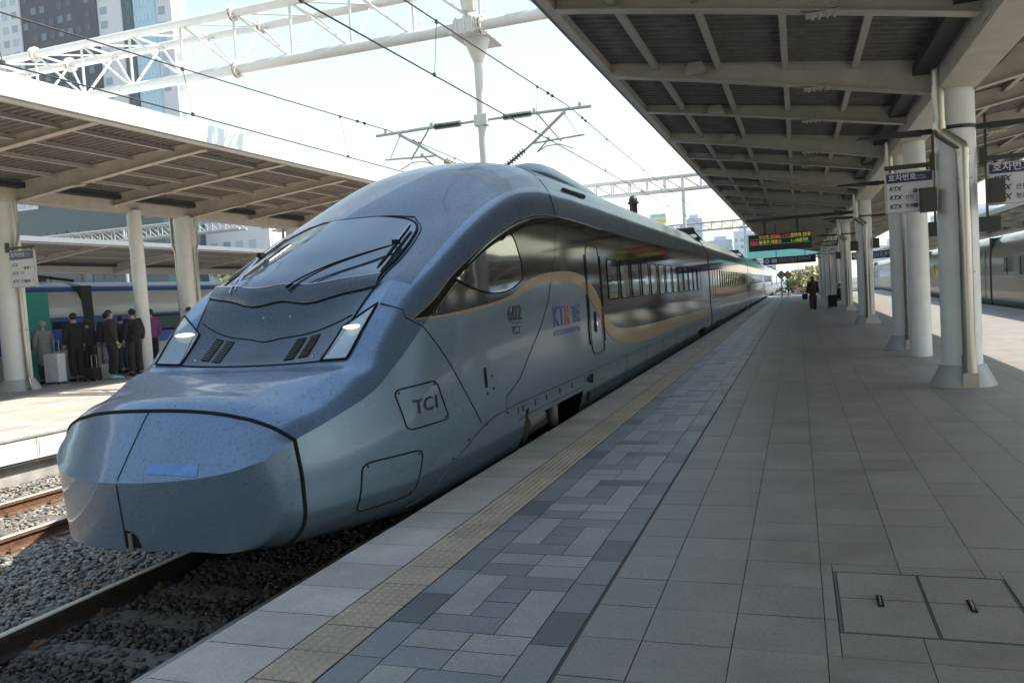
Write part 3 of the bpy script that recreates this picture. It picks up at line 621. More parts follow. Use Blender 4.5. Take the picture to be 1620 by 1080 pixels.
def shell(name, i0, i1, matf, mats, parent):
    mb = MB(); W = 2*nc-1
    vs = []
    for i in range(i0, i1+1): vs += [gpt(i, j, -1) for j in range(nc)]+[gpt(i, j, 1) for j in range(nc-2, -1, -1)]
    # order: left bottom centre -> top centre -> right bottom centre
    F = []; MI = []
    for i in range(i1-i0):
        for j in range(W-1):
            jj = j if j < nc-1 else 2*nc-3-j
            c = (G[i0+i, jj]+G[i0+i+1, jj+1])/2
            if in_bogie(c[0], c[2], c[1]): continue
            a = i*W+j; F.append((a, a+1, a+W+1, a+W)); MI.append(matf(c[0], c[1], c[2], jj/NV))
    mb.v = vs; mb.f = F; mb.m = MI; mb.n = len(vs)
    if i0 == 0: mb.add([vs[k] for k in range(W-1)], [tuple(range(W-1))], matf(4.42, 0, .3, 2))
    bm_o = mb.build(name, mats, parent, smooth=False, fix=False); me = bm_o.data
    me.polygons.foreach_set('use_smooth', [True]*len(me.polygons))
    b = bmesh.new(); b.from_mesh(me); bmesh.ops.recalc_face_normals(b, faces=b.faces)
    b.to_mesh(me); b.free()
    try: me.set_sharp_from_angle(angle=math.radians(26))
    except Exception: pass
    return bm_o
iseam = 4*NS
train = thing('high_speed_train', 'streamlined metallic blue high-speed train with black window band arriving at the near platform', 'train', (XC, 5, -.5))
nose = shell('nose_cover', 0, iseam, lambda y, h, z, v: 0, ['paint'], train)
def cabmat(y, h, z, v):
    if v >= 6.2 and y > 6.6: return 2
    if v < 5: return 1
    return 0
cab = shell('car_body', iseam, nr-1, cabmat, ['paint', 'paint_side', 'paint_roof'], train)
mbv = MB(); W = 2*nc-1; vs = []
for i in range(nr): vs += [gpt(i, j, -1) for j in range(nc)]+[gpt(i, j, 1) for j in range(nc-2, -1, -1)]
FF = [(i*W+j, i*W+j+1, (i+1)*W+j+1, (i+1)*W+j) for i in range(nr-1) for j in range(W-1)]
BV = BVHTree.FromPolygons([Vector(v) for v in vs], FF)
def q_side(y, z, off=.004, s=1):
    if s < 0: y = warp(-1.45, y)[1]
    h = BV.ray_cast(Vector((XC+s*4, y, z)), Vector((-s, 0, 0)))
    if h[0] is None: return Vector((XC+s*1.57, y, z))
    n = h[1] if h[1].x*s > 0 else -h[1]; return h[0]+n*off
def q_top(h_, y, off=.004):
    h_, y = warp(h_, y)
    h = BV.ray_cast(Vector((XC+h_, y, 8)), Vector((0, 0, -1)))
    if h[0] is None: return Vector((XC+h_, y, 0))
    n = h[1] if h[1].z > 0 else -h[1]; return h[0]+n*off
def q_front(h_, z, off=.004):
    h = BV.ray_cast(Vector((XC+h_, 0, z)), Vector((0, 1, 0)))
    if h[0] is None: return Vector((XC+h_, 4.5, z))
    n = h[1] if h[1].y < 0 else -h[1]; return h[0]+n*off
def grid_patch(mb, f, nu, nv, mi=0):
    vs = [f(a/nu, b/nv) for a in range(nu+1) for b in range(nv+1)]
    mb.add(vs, [(a*(nv+1)+b, (a+1)*(nv+1)+b, (a+1)*(nv+1)+b+1, a*(nv+1)+b+1) for a in range(nu) for b in range(nv)], mi)
def interp(tab): 
    X = [a for a, b in tab]; Y = [b for a, b in tab]; return lambda x: float(np.interp(x, X, Y))
def smoothtab(tab, n=60):
    X = np.array([a for a, b in tab]); Y = np.array([b for a, b in tab], float); q = np.linspace(X[0], X[-1], n); H_ = herm(np.stack([X, Y], 1), X, q, ()); return interp(list(zip(q, H_[:, 1])))
def band(mb, lo, hi, y0, y1, nu, nv, off, s=1, mi=0):
    grid_patch(mb, lambda a, b: (lambda y: q_side(y, lo(y)+(hi(y)-lo(y))*b, off, s))(y0+(y1-y0)*a), nu, nv, mi)
def seam(pts, fn, r=.007, n=14, off=0.0):
    P = []
    for (a, b), (c, d) in zip(pts[:-1], pts[1:]):
        for k in range(n): P.append(fn(a+(c-a)*k/n, b+(d-b)*k/n, off))
    P.append(fn(*pts[-1], off)); return P
def rrect(y0, y1, z0, z1, r, n=5):
    o = []
    for cx, cy, a0 in ((y1-r, z1-r, 0), (y0+r, z1-r, 90), (y0+r, z0+r, 180), (y1-r, z0+r, 270)):
        for k in range(n+1): a = math.radians(a0+90*k/n); o.append((cx+r*math.cos(a), cy+r*math.sin(a)))
    return o
def spatch(mb, poly, off, s=1, mi=0):
    c = (sum(p[0] for p in poly)/len(poly), sum(p[1] for p in poly)/len(poly)); V = [q_side(*c, off, s)]+[q_side(*p, off, s) for p in poly]; n = len(poly)
    mb.add(V, [(0, 1+k, 1+(k+1) % n) for k in range(n)], mi)
# nose cover seams
m = MB(); row = [gpt(iseam, j, -1) for j in range(nc)]+[gpt(iseam, j, 1) for j in range(nc-2, -1, -1)]; m.path([Vector(p)+Vector((0, .0, 0)) for p in row], .015, 8); m.build('nose_joint_seal', 'black', nose, smooth=True)
m = MB(); m.path(seam([(0, 4.80), (0, 4.45)], lambda a_, b_, o_=0: q_top(a_, b_, .002), n=20)+[q_front(0, z, .003) for z in np.linspace(.47, .01, 24)], .0045, 6); m.build('centre_split', 'ink', nose, smooth=True)
m = MB(); grid_patch(m, lambda a, b: q_front(.005+.125*math.sqrt(max(0, 1-(a*.98)**2))*b, .015+.125*a, .003), 10, 4); m.build('coupler_opening', 'black', nose)
m = MB(); m.tube((XC+.055, 4.462, -.005), (XC+.055, 4.455, .125), .014, n=8); m.build('coupler_pin', 'cyl', nose)
m = MB(); grid_patch(m, lambda a, b: q_top(.22+.42*a-.02*b, 4.475+.05*b+.02*a, .003), 16, 6); m.build('faded_sticker', 'sticker', nose)
# hood panel
yb_ = lambda h: 5.965-.12*h*h
m = MB()
grid_patch(m, lambda a, b: (lambda w: (lambda h: q_top(h, yb_(h)+(6.60-yb_(h))*b, .006))((2*a-1)*w))(.80+.22*b), 40, 24); hood = m.build('hood_panel', 'hood', train, smooth=True)
m = MB(); P = [q_top(h, yb_(h), .004) for h in np.linspace(-.8, .8, 30)]; m.path(P, .007, 6)
for s in (-1, 1): m.path([q_top(s*(.80+.20*t), yb_(.8)+(6.58-yb_(.8))*t, .006) for t in np.linspace(0, 1, 16)], .006, 6)
m.path([q_top(h, 6.27-.035*math.exp(-(h/.13)**2)+.05*h*h, .009) for h in np.linspace(-.88, .88, 36)], .0045, 6); m.build('panel_gap', 'black', hood, smooth=True)
for s in (-1, 1):       # louvres
    m = MB(); mdk = MB()
    for c0 in (.40, .545):
        cx = s*c0
        grid_patch(m, lambda a, b: q_top(cx-.05+.10*a+s*.0*b, 6.00+.24*b, .010), 6, 10, 0)
        for k in range(10):
            y = 6.015+.022*k; p, q = q_top(cx-.046, y, .013), q_top(cx+.046, y, .013); m.tube(p, q, .0042, n=5, mi=1)
    m.build('louvre', ['black', 'hood'], hood)
    m = MB(); m.ball(q_top(s*.66, 5.98, .006), .012, 0, 8, 5); m.ball(q_top(s*.15, 6.45, .006), .010, 0, 8, 5); m.build('fastener', 'chrome', hood)
# headlights
for s in (-1, 1):
    c = [(.785, 5.895), (1.09, 5.80), (1.155, 6.28), (.83, 6.22)]
    def hl(a, b, off=.012, i=0.0):
        a = i+(1-2*i)*a; b = i+(1-2*i)*b; x = (1-b)*((1-a)*c[0][0]+a*c[1][0])+b*((1-a)*c[3][0]+a*c[2][0]); y = (1-b)*((1-a)*c[0][1]+a*c[1][1])+b*((1-a)*c[3][1]+a*c[2][1]); return q_top(s*x, y, off)
    m = MB(); grid_patch(m, lambda a, b: hl(a, b, .010), 8, 14); hlo = m.build('headlight', 'lamp_glass', train, smooth=True)
    m = MB(); m.path([hl(a, 0) for a in np.linspace(0, 1, 8)]+[hl(1, b) for b in np.linspace(.05, 1, 12)]+[hl(a, 1) for a in np.linspace(.9, 0, 8)]+[hl(0, b) for b in np.linspace(.95, 0, 12)], .009, 6); m.build('bezel', 'black', hlo, smooth=True)
    m = MB(); p = hl(.52, .74, .004); m.ball(p, .085, 0, 16, 9, (1.25, 1.0, .26)); m.build('lamp', 'lamp_on', hlo, smooth=True)
# windscreen
wsw = smoothtab([(6.62, .95), (6.9, .955), (7.3, .94), (7.6, .90), (7.8, .845), (7.93, .74), (8.0, .60), (8.03, .42)])
m = MB(); grid_patch(m, lambda a, b: (lambda y: q_top((2*a-1)*wsw(y), y+.02*0, .012))(6.62+(8.03-6.62)*b), 30, 36); wind = m.build('windscreen', 'wsglass', train, smooth=True)
m = MB(); ring = [q_top(wsw(y), y, .010) for y in np.linspace(6.62, 8.03, 40)]+[q_top(-wsw(y), y, .010) for y in np.linspace(8.03, 6.62, 40)]
m.path(ring, .013, 8); m.path([q_top((wsw(y)+.045), y+.0, .004) for y in np.linspace(6.62, 7.9, 30)]+[q_top(h, 8.06+.0*h, .004) for h in np.linspace(.70, -.70, 20)]+[q_top(-(wsw(y)+.045), y, .004) for y in np.linspace(7.9, 6.62, 30)], .005, 6); m.build('windscreen_seal', 'black', wind, smooth=True)
m = MB(); cwl = lambda h: 6.525+.018*math.cos(h*8.5)*max(0, 1-abs(h)*.9)+.02*h*h
grid_patch(m, lambda a, b: (lambda h: q_top(h, cwl(h)+(.13)*b, .012+.035*math.sin(math.pi*min(1, b*1.2)*.5)))(-1.0+2.0*a), 48, 6); m.build('windscreen_cowl', 'hood', train, smooth=True)
m = MB(); m.path([q_top(h, cwl(h), .014) for h in np.linspace(-1.0, 1.0, 60)], .006, 6, 0); m.path([q_top(h, cwl(h)+.13, .05) for h in np.linspace(-1.0, 1.0, 60)], .006, 6, 1); m.build('cowl_lip', ['black', 'chrome'], wind, smooth=True)
for s in (-1, 1):
    m = MB(); a, b = (s*.80, 7.74), (s*.90, 6.80); P = [q_top(a[0]+(b[0]-a[0])*t, a[1]+(b[1]-a[1])*t, .045) for t in np.linspace(0, 1, 12)]; m.path(P, [.010]+[.017]*10+[.010], 6, 0)
    mid = P[5]; m.path([p+Vector((0, 0, .018)) for p in P[:7]], .008, 6, 1); m.box(mid+Vector((0, 0, .02)), (.05, .09, .045), 0)
    piv = (s*.02, 6.63) if s > 0 else (s*.62, 6.62)
    for d in (0, .055):
        Q = [q_top(piv[0]+s*d+(a[0]*.52+b[0]*.48-piv[0]-s*d)*t, piv[1]+(a[1]*.52+b[1]*.48-piv[1])*t-d*.6*(1-t), .055+.008*math.sin(math.pi*t)) for t in np.linspace(0, 1, 14)]; m.path(Q, .0085, 6, 0 if s > 0 else 1)
    m.build('wiper', ['black', 'chrome'], wind, smooth=True)
# shoulder crease line of the black side glazing
ztop = smoothtab([(6.36, 1.475), (6.7, 1.62), (7.05, 1.80), (7.5, 1.99), (8.12, 2.22), (8.8, 2.42), (9.6, 2.57), (10.4, 2.625), (11.2, 2.63), (13.4, 2.60), (29.8, 2.60)], 200)
g_hi = smoothtab([(6.36, 1.470), (7.25, 1.51), (7.9, 1.555), (8.56, 1.63), (9.1, 1.77), (9.6, 1.85), (10.1, 1.885), (10.7, 1.905), (11.2, 1.90), (11.7, 1.85), (12.2, 1.74), (12.55, 1.60), (12.85, 1.40), (13.1, 1.22), (13.5, 1.06), (14.0, .97), (14.5, .93), (15.3, .90), (20, .84), (29.8, .80)], 300)
g_lo = smoothtab([(6.36, 1.460), (7.25, 1.48), (7.9, 1.52), (8.56, 1.58), (9.1, 1.66), (9.6, 1.72), (10.1, 1.76), (10.7, 1.765), (11.2, 1.735), (11.7, 1.64), (12.2, 1.45), (12.55, 1.27), (12.85, 1.08), (13.1, .93), (13.5, .79), (14.0, .69), (14.5, .64), (15.3, .60), (20, .56), (29.8, .54)], 300)
for s in (1, -1):
    m = MB(); band(m, g_hi, ztop, 6.36, 29.8, 230, 12, .004, s); gl = m.build('window_band', 'gloss', train, smooth=True)
    m = MB(); band(m, g_lo, g_hi, 6.36, 29.8, 230, 3, .0045, s)
    P = [q_side(y, ztop(y), .004, s) for y in np.linspace(6.36, 13.2, 90)]; m.path(P, .006, 5)
    m.build('gold_stripe', 'gold', train, smooth=True)
    cwlo = smoothtab([(7.15, 1.80), (7.4, 1.735), (7.8, 1.67), (8.2, 1.655), (8.6, 1.70), (8.97, 1.80)]); cwhi = smoothtab([(7.15, 1.81), (7.5, 1.95), (8.0, 2.12), (8.4, 2.22), (8.8, 2.25), (8.97, 2.0)])
    m = MB(); band(m, cwlo, cwhi, 7.15, 8.97, 30, 10, .012, s); cwn = m.build('cab_window', 'glass', train, smooth=True)
    m = MB(); m.path([q_side(y, cwlo(y), .012, s) for y in np.linspace(7.15, 8.97, 40)]+[q_side(y, cwhi(y), .012, s) for y in np.linspace(8.97, 8.4, 14)], .008, 6); m.build('window_seal', 'black', cwn, smooth=True)
    # passenger windows
    wy = [13.42, 14.46]+[15.5+1.085*k for k in range(11)]
    for y in wy:
        m = MB(); spatch(m, rrect(y, y+.80, 1.46, 2.12, .09), .009, s, 0); wn = m.build('window', 'glass', train)
        m = MB(); P = [q_side(*p, .009, s) for p in rrect(y, y+.80, 1.46, 2.12, .09)]; m.path(P+[P[0]], .010, 5); m.build('frame', 'black', wn, smooth=True)
    # door
    m = MB()
    for y in (11.93, 12.93):
        m.path([q_side(y, z, .006, s) for z in np.linspace(.82, 2.16, 14)], .011, 6, 0)
    P = [q_side(*p, .006, s) for p in rrect(12.02, 12.84, .66, 2.30, .14)]; m.path(P+[P[0]], .006, 5, 0)
    dr = m.build('door', ['black'], train, smooth=True)
    m = MB(); spatch(m, rrect(12.30, 12.44, .98, 1.30, .06), .008, s, 0); m.path([q_side(12.37, 1.02, .02, s), q_side(12.37, 1.08, .03, s), q_side(12.37, 1.14, .02, s)], .012, 6, 1); m.build('handle', ['black', 'chrome'], dr)
    # body seams
    fs = lambda y, z, off=0.0: q_side(y, z, off, s)
    m = MB()
    m.path(seam([(6.30, 1.485), (6.62, 1.22), (6.86, .98), (7.12, .70), (7.36, .41)], fs), .007, 6)
    m.path(seam([(10.80, 2.95), (10.62, 2.64), (10.35, 2.1), (9.9, 1.5), (9.5, 1.20), (8.6, .70), (8.12, .56), (8.07, .42)], fs), .007, 6)
    m.path([q_top(s*h, y, 0) for h, y in zip(np.linspace(1.44, .0, 20), 10.82+1.0*np.sin(np.linspace(0, 1.57, 20)))], .007, 6)
    m.path([q_side(6.30, 1.485, .0, s), q_top(s*1.35, 6.34, .002), q_top(s*1.17, 6.285, .004)], .008, 6)
    m.path(seam([(6.05, -.08), (6.43, -.04), (6.57, .08), (6.9, .21), (7.3, .34), (7.7, .41), (8.4, .44), (29.8, .44)], fs, n=24), .0065, 6)
    m.path(seam([(11.42, .44), (11.42, .30)], fs), .006, 5); m.path(seam([(8.45, .24), (8.72, .27), (11.42, .27)], fs), .006, 5)
    for y in np.arange(14.5, 25, 2.1): m.path(seam([(y, .44), (y, -.18)], fs), .005, 5)
    m.build('panel_joints', 'ink', train, smooth=True)
    # hatches with rounded corners
    def hatch(cn, name):
        m = MB(); P = []; n = len(cn)
        for k in range(n):
            p0, p1, p2 = cn[k-1], cn[k], cn[(k+1) % n]; f = .16
            a = (p1[0]+(p0[0]-p1[0])*f, p1[1]+(p0[1]-p1[1])*f); b = (p1[0]+(p2[0]-p1[0])*f, p1[1]+(p2[1]-p1[1])*f)
            for t in np.linspace(0, 1, 6): P.append(((1-t)**2*a[0]+2*t*(1-t)*p1[0]+t*t*b[0], (1-t)**2*a[1]+2*t*(1-t)*p1[1]+t*t*b[1]))
        Q = []
        for k in range(len(P)):
            a, b = P[k], P[(k+1) % len(P)]; nn = 6 if math.dist(a, b) > .1 else 1
            for t in range(nn): Q.append(q_side(a[0]+(b[0]-a[0])*t/nn, a[1]+(b[1]-a[1])*t/nn, .001, s))
        m.path(Q+[Q[0]], .0075, 6, 0); cx = sum(c_[0] for c_ in cn)/n; cy = sum(c_[1] for c_ in cn)/n
        for k in (0, 1, 2): p = q_side(cn[k][0]*.84+cx*.16, cn[k][1]*.84+cy*.16, .001, s); m.ball(p, .010, 0, 8, 5)
        return m.build(name, ['black'], train, smooth=True)
    hatch([(5.85, .915), (6.50, .925), (6.68, .56), (5.95, .575)], 'hatch'); hatch([(5.37, .43), (6.14, .39), (6.03, .04), (5.30, .07)], 'hatch')
    m = MB(); spatch(m, rrect(7.57, 7.63, .72, .92, .02), .004, s)
    for y, z in ((7.78, .82), (7.78, .69), (7.60, .66), (6.72, .19), (7.05, .30), (7.5, .37), (8.1, .39)): m.ball(q_side(y, z, 0, s), .013, 0, 8, 5)
    for y in (8.45, 8.6, 9.05, 9.5, 10.1, 10.7): m.path([q_side(y, z, .003, s) for z in (.33, .40)], .006, 5)
    m.path([q_side(11.62, z, .003, s) for z in (.30, .38)], .02, 6); m.path([q_side(11.8, z, .003, s) for z in (.27, .40)], .035, 6); m.path([q_side(11.7, z, .003, s) for z in (.02, .14)], .04, 6)
    m.build('side_fitting', 'black', train, smooth=True)
    m = MB(); m.path([q_top(s*h_, y, .012) for h_, y in ((1.30, 11.95), (1.30, 13.2))], [.03, .035], 6); m.build('roof_marker_slot', 'dark', train)
# lettering on the platform side, wrapped on the body
def side_text(body, size, y, z, mi, mb, off=.0055, w=None, **k):
    vs, fs = text_mesh(body, size, **k)
    if w: xs_ = [v[0] for v in vs]; f_ = w/(max(xs_)-min(xs_)); vs = [(v[0]*f_, v[1], v[2]) for v in vs]
    mb.add([q_side(y+v[0], z+v[1], off) for v in vs], fs, mi)
m = MB()
side_text('602', .235, 8.37, 1.345, 0, m, w=.46, bold=.003); side_text('TC1', .12, 8.47, 1.195, 0, m, w=.26, bold=.001)
grid_patch(m, lambda a, b: q_side(8.46+.34*a, 1.312+.007*b, .0055), 6, 1, 0)
side_text('TC1', .165, 6.08, .69, 0, m, w=.40, bold=.002)
side_text('KT', .37, 10.07, 1.19, 1, m, w=.50, bold=.004); side_text('X', .37, 10.60, 1.19, 2, m, w=.30, bold=.004); side_text('청룡', .27, 11.0, 1.22, 1, m, w=.44, bold=.002); side_text('KTX-CHEONGRYONG', .10, 10.05, 1.07, 1, m, w=1.38, shear=.25)
m.build('lettering', ['ink', 'blue_ink', 'red_ink'], train)
# roof fairing and equipment
m = MB(); FP = [(11.4, .45, 3.40), (11.8, .74, 3.55), (12.3, .88, 3.66), (12.9, .92, 3.72), (13.6, .92, 3.74), (14.6, .90, 3.72), (16.0, .88, 3.66), (18.0, .75, 3.58)]; vs = []; n = 18
for y, hw, zt in FP:
    for k in range(n+1): a = math.pi*k/n; vs.append((XC+hw*math.cos(a)*(1 if abs(math.cos(a)) < .98 else 1), y, 3.40+(zt-3.40)*min(1, math.sin(a)*1.6) if 0 < k < n else 3.36))
m.add(vs, [(i*(n+1)+k, i*(n+1)+k+1, (i+1)*(n+1)+k+1, (i+1)*(n+1)+k) for i in range(len(FP)-1) for k in range(n)]); m.add([vs[k] for k in range(n+1)], [tuple(range(n+1))]); m.build('roof_fairing', 'paint_roof', train, smooth=True)
m = MB(); m.tube((XC+.62, 21.3, 3.45), (XC+.62, 21.3, 3.80), .10, n=14); m.tube((XC+.62, 21.3, 3.80), (XC+.62, 21.3, 3.84), .15, n=14); m.ball((XC+.62, 21.3, 3.86), .12, 0, 14, 8, (1, 1, 1.35)); m.build('roof_antenna', 'dark', train, smooth=True)
# underframe, bogies
def bogie(yc, par):
    o = None
    m = MB(); m.b2((XC-1.36, yc-1.45, -.42), (XC+1.36, yc+1.45, .26), 0); m.v = m.v
    b = MB(); b.b2((XC-1.20, yc-1.38, .0), (XC+1.20, yc+1.38, .30)); b.b2((XC-1.30, yc-.95, -.12), (XC-1.14, yc+.95, .05)); b.b2((XC+1.14, yc-.95, -.12), (XC+1.30, yc+.95, .05)); o = b.build('bogie', 'under', par)
    for yy in (yc-.68, yc+.68):
        for s in (-1, 1):
            w = MB(); w.tube((XC+s*.68, yy, -.07), (XC+s*.80, yy, -.07), .43, n=32); w.tube((XC+s*.80, yy, -.07), (XC+s*.90, yy, -.07), .14, n=16); w.tube((XC+s*.90, yy, -.07), (XC+s*1.34, yy, -.07), .12, n=16); w.build('wheel', 'wheel', o, smooth=True)
    for s in (-1, 1):
        w = MB(); w.tube((XC+s*1.36, yc-.75, .08), (XC+s*1.36, yc-.15, .10), .10, n=16); w.build('brake_cylinder', 'cyl', o, smooth=True); w = MB(); w.tube((XC+s*1.36, yc+.5, -.15), (XC+s*1.36, yc+.5, .16), .07, n=12); w.build('damper', 'cyl', o, smooth=True)
for yc in (10.05, 26.75): bogie(yc, train)
m = MB(); m.b2((XC-1.3, 6.6, -.34), (XC+1.3, 8.6, -.20)); m.b2((XC-1.3, 11.5, -.40), (XC+1.3, 25.3, -.2)); m.build('underframe', 'black', train)
# following cars
prof = [(h, z) for y, h, z in G[-1]]
def car(y0, y1, first=False):
    c = MB(); P = [(XC-h, z) for h, z in prof]+[(XC+h, z) for h, z in prof[-2::-1]]; n = len(P); vs = [(x, y0, z) for x, z in P]+[(x, y1, z) for x, z in P]
    def mi(k): 
        v = (k if k < nc-1 else 2*nc-3-k)/NV; return 1 if v >= 6.2 else 0
    c.add(vs, [(k, k+n, (k+1)+n, k+1) for k in range(n-1)]); c.m = [mi(k) for k in range(n-1)]; c.add([vs[k] for k in range(n)], [tuple(range(n))], 0); c.add([vs[k+n] for k in range(n)], [tuple(range(n-1, -1, -1))], 0)
    o = c.build('car_body', ['paint_side', 'paint_roof'], train, smooth=True)
    return o
XSIDE = lambda z: float(np.interp(z, [-.2, .08, 1.05, 2.0, 2.62], [1.42, 1.555, 1.58, 1.572, 1.555]))
def flat_band(name, mt, y0, y1, z0, z1, off, n=6, par=None):
    for s in (1, -1):
        mm = MB(); Z = np.linspace(z0, z1, n); vs = [(XC+s*(XSIDE(z)+off), y, z) for y in (y0, y1) for z in Z]; mm.add(vs, [(k, k+n, k+n+1, k+1) for k in range(n-1)]); mm.build(name, mt, par or train, smooth=True)
yc = 30.25
for k in range(6):
    y0, y1 = yc, yc+24.2; m = MB(); m.b2((XC-1.30, y0-.42, -.1), (XC+1.30, y0+.02, 3.3)); m.build('gangway', 'bellows', train)
    car(y0, y1); flat_band('window_band', 'gloss', y0+.02, y1-.02, .82, 2.60, .004); flat_band('gold_stripe', 'gold', y0+.02, y1-.02, .55, .82, .005, 3)
    for i in range(17 if k < 3 else 0):
        y = y0+3.0+1.085*i
        m = MB(); m.add([(XC+XSIDE(z)+.010, a, z) for a in (y, y+.8) for z in (1.46, 1.8, 2.12)], [(0, 3, 4, 1), (1, 4, 5, 2)], 0)
        wn = m.build('window', 'glass', train); m = MB()
        Q = [(XC+XSIDE(z)+.010, a, z) for a, z in ((y, 1.46), (y, 2.12), (y+.8, 2.12), (y+.8, 1.46), (y, 1.46))]; m.path(Q, .012, 4)
        m.build('frame', 'black', wn)
    m = MB()
    for yy in (y0+1.0, y1-1.8):
        for a in (yy, yy+.9): m.path([(XC+XSIDE(z)+.006, a, z) for z in (.7, 1.5, 2.2)], .011, 5)
    m.build('door', 'black', train)
    for bc in (y0+2.9, y1-2.9):
        m = MB(); m.b2((XC-1.565, bc-1.2, -.22), (XC+1.565, bc+1.2, .25))
        for a in (-.8, -.3, .3, .8): m.tube((XC+1.50, bc+a, .02), (XC+1.62, bc+a, .02), .16, n=10)
        m.build('bogie', 'under', train)
    m = MB(); m.b2((XC-1.0, y0+.5, 3.5), (XC+1.0, y0+1.1, 3.72)); m.path([(XC+.9, y0-1.5, 3.5), (XC+1.1, y0-.3, 3.55), (XC+1.28, y0+.1, 3.3), (XC+1.3, y0+.5, 3.25)], .03, 6); m.build('roof_equipment', 'dark', train)
    yc = y1+.4

M['greyR'] = mat('train_olive_grey', (.20, .195, .17), .35, coat=.4); M['greyR2'] = mat('train_light_grey', (.40, .37, .33), .3, coat=.4)
M['winS'] = mat('window_slate', (.10, .14, .18), .3); M['winD'] = mat('window_deep', (.03, .04, .055), .3); M['winP'] = mat('window_pale', (.36, .44, .50), .3); M['winQ'] = mat('window_greyish', (.25, .30, .35), .3); M['winG'] = mat('window_sky', (.42, .60, .68), .2); M['winT'] = mat('window_green', (.03, .10, .11), .2)
M['winA'] = mat('window_reflecting_sky', (.22, .38, .46), .15, .3); M['winB'] = mat('window_dark', (.05, .075, .10), .15)
M['glassgrey'] = mat('train_window', (.10, .14, .15), .06, .1, coat=.8); M['greyband'] = mat('train_lower_grey', (.16, .17, .2), .4)
M['tdark'] = mat('tower_slate', (.022, .028, .048), .6, noise=.2, nscale=.05); M['tpale'] = mat('tower_pale', (.62, .60, .62), .7); M['tglass'] = mat('tower_glass', (.36, .52, .60), .3, .1); M['tdglass'] = mat('tower_dark_glass', (.025, .06, .075), .3, .1)
M['thaze'] = mat('distant_block', (.40, .46, .53), .8); M['thaze2'] = mat('distant_block_pale', (.55, .60, .66), .8); M['teal'] = mat('teal_screen', (.20, .56, .50), .6); M['yellow'] = mat('billboard_yellow', (.62, .55, .12), .6)  # distant blocks: haze and glare put into the pale wall colours
# ================================================================== OVERHEAD LINE
def gantry(label, y, xs0, xs1, z0, z1, dy, posts, drop, big=True, step=1.55, mt='steel_white'):
    t = thing('overhead_gantry', label, 'gantry', ((xs0+xs1)/2, y, z0)); R = .105 if big else .10; r = .032 if big else .055
    m = MB()
    for zz, rr in ((z0, R*1.15), (z1, R)):
        for yy in ((y-dy, y+dy) if zz == z1 or not big else (y-dy,)): m.tube((xs0, yy, zz), (xs1, yy, zz), rr, n=14)
    m.build('chord', mt, t, smooth=True)
    m = MB(); n = int((xs1-xs0)/step)
    for k in range(n):
        xa, xb = xs0+k*step, xs0+(k+1)*step
        for yy in (y-dy, y+dy):
            yb_ = (y-dy) if big else yy
            m.tube((xa, yb_, z0), (xa, yy, z1), r, n=8, cap=False); m.tube((xa, yy, z1), (xb, yb_, z0), r, n=8, cap=False)
        m.tube((xa, y-dy, z1), (xa, y+dy, z1), r, n=8, cap=False)
        m.tube((xa, y-dy, z1), (xb, y+dy, z1), r*.8, n=6, cap=False)
    m.build('lacing', mt, t, smooth=True)
    if big:
        for xj in np.arange(xs0+3.1, xs1, 6.2):
            for zz, rr in ((z0, R*1.15), (z1, R)):
                for yy in ((y-dy, y+dy) if zz == z1 else (y-dy,)):
                    m = MB()
                    for d in (-.035, .035): m.tube((xj+d-.012, yy, zz), (xj+d+.012, yy, zz), rr+.085, n=18)
                    for k in range(8): a = math.pi*2*k/8; m.tube((xj-.10, yy+(rr+.05)*math.cos(a), zz+(rr+.05)*math.sin(a)), (xj+.10, yy+(rr+.05)*math.cos(a), zz+(rr+.05)*math.sin(a)), .017, n=6)
                    m.build('flange_joint', 'galv_white', t)
    for xp in posts:
        m = MB(); m.tube((xp, y, -.7), (xp, y, z1), .16 if big else .14, n=14); m.build('mast', 'steel_white' if big else 'galv', t, smooth=True)
    for xd in drop:
        m = MB(); zb = 4.3; m.tube((xd, y, zb), (xd, y, z0-.35), .095, n=14); m.tube((xd, y, z0-.62), (xd, y, z0-.12), .10, .30, n=12); m.box((xd, y, z0-.10), (.75, dy*2+.3, .05)); m.box((xd, y-dy, z0+.0), (.5, .32, .30))
        for a in (-.18, 0, .18): m.box((xd+a, y-dy-.17, z0), (.03, .05, .36))
        m.tube((xd, y-dy, z0+.1), (xd-.2, y-dy-.1, z1+.1), .035, n=8)
        m.build('drop_post', 'steel_cream' if False else 'steel_white', t, smooth=True)
        if big:
            m = MB(); m.tube((xd-.22, y-dy-.12, z1-.35), (xd-.22, y-dy-.12, z1+.15), .09, .13, n=10); m.box((xd-.22, y-dy-.12, z1+.22), (.34, .3, .14)); m.build('clamp', 'steel_cream', t); m = MB(); m.box((xd+.12, y-dy-.1, z0+.42), (.22, .2, .26)); m.build('clamp', 'steel_cream', t)
    return t
M['galv_white'] = mat('flange_paint', (.62, .58, .49), .5)
GY = 17.2; MX = -6.42
gantry('big white tubular lattice gantry crossing above the blue train', GY, -34, 4.2, 7.38, 8.68, .55, [-33.5], [MX])
for gx, gy, lb in ((0, 66, 'grey lattice gantry visible above the blue train beside the near roof'), (0, 118, 'more distant lattice gantry in front of the hazy towers')):
    gantry(lb, gy, -46, 12, 9.15, 10.2, .4, [-44, -8.2 if gy < 100 else -6.6, 11.6], [], big=False, step=1.4, mt='galv')
gantry('lattice gantry seen beneath the left roof girder', 62, -90, -46.5, 9.2, 10.3, .5, [-60, -74], [], big=False, step=1.4, mt='galv')
def insul(m, p0, p1, mi, n=9, r=.075):
    p0, p1 = Vector(p0), Vector(p1); m.tube(p0, p1, .028, n=8, mi=mi)
    for k in range(n):
        c = p0+(p1-p0)*((k+.5)/n); d = (p1-p0).normalized()*.008; m.tube(c-d, c+d, r, n=12, mi=mi)
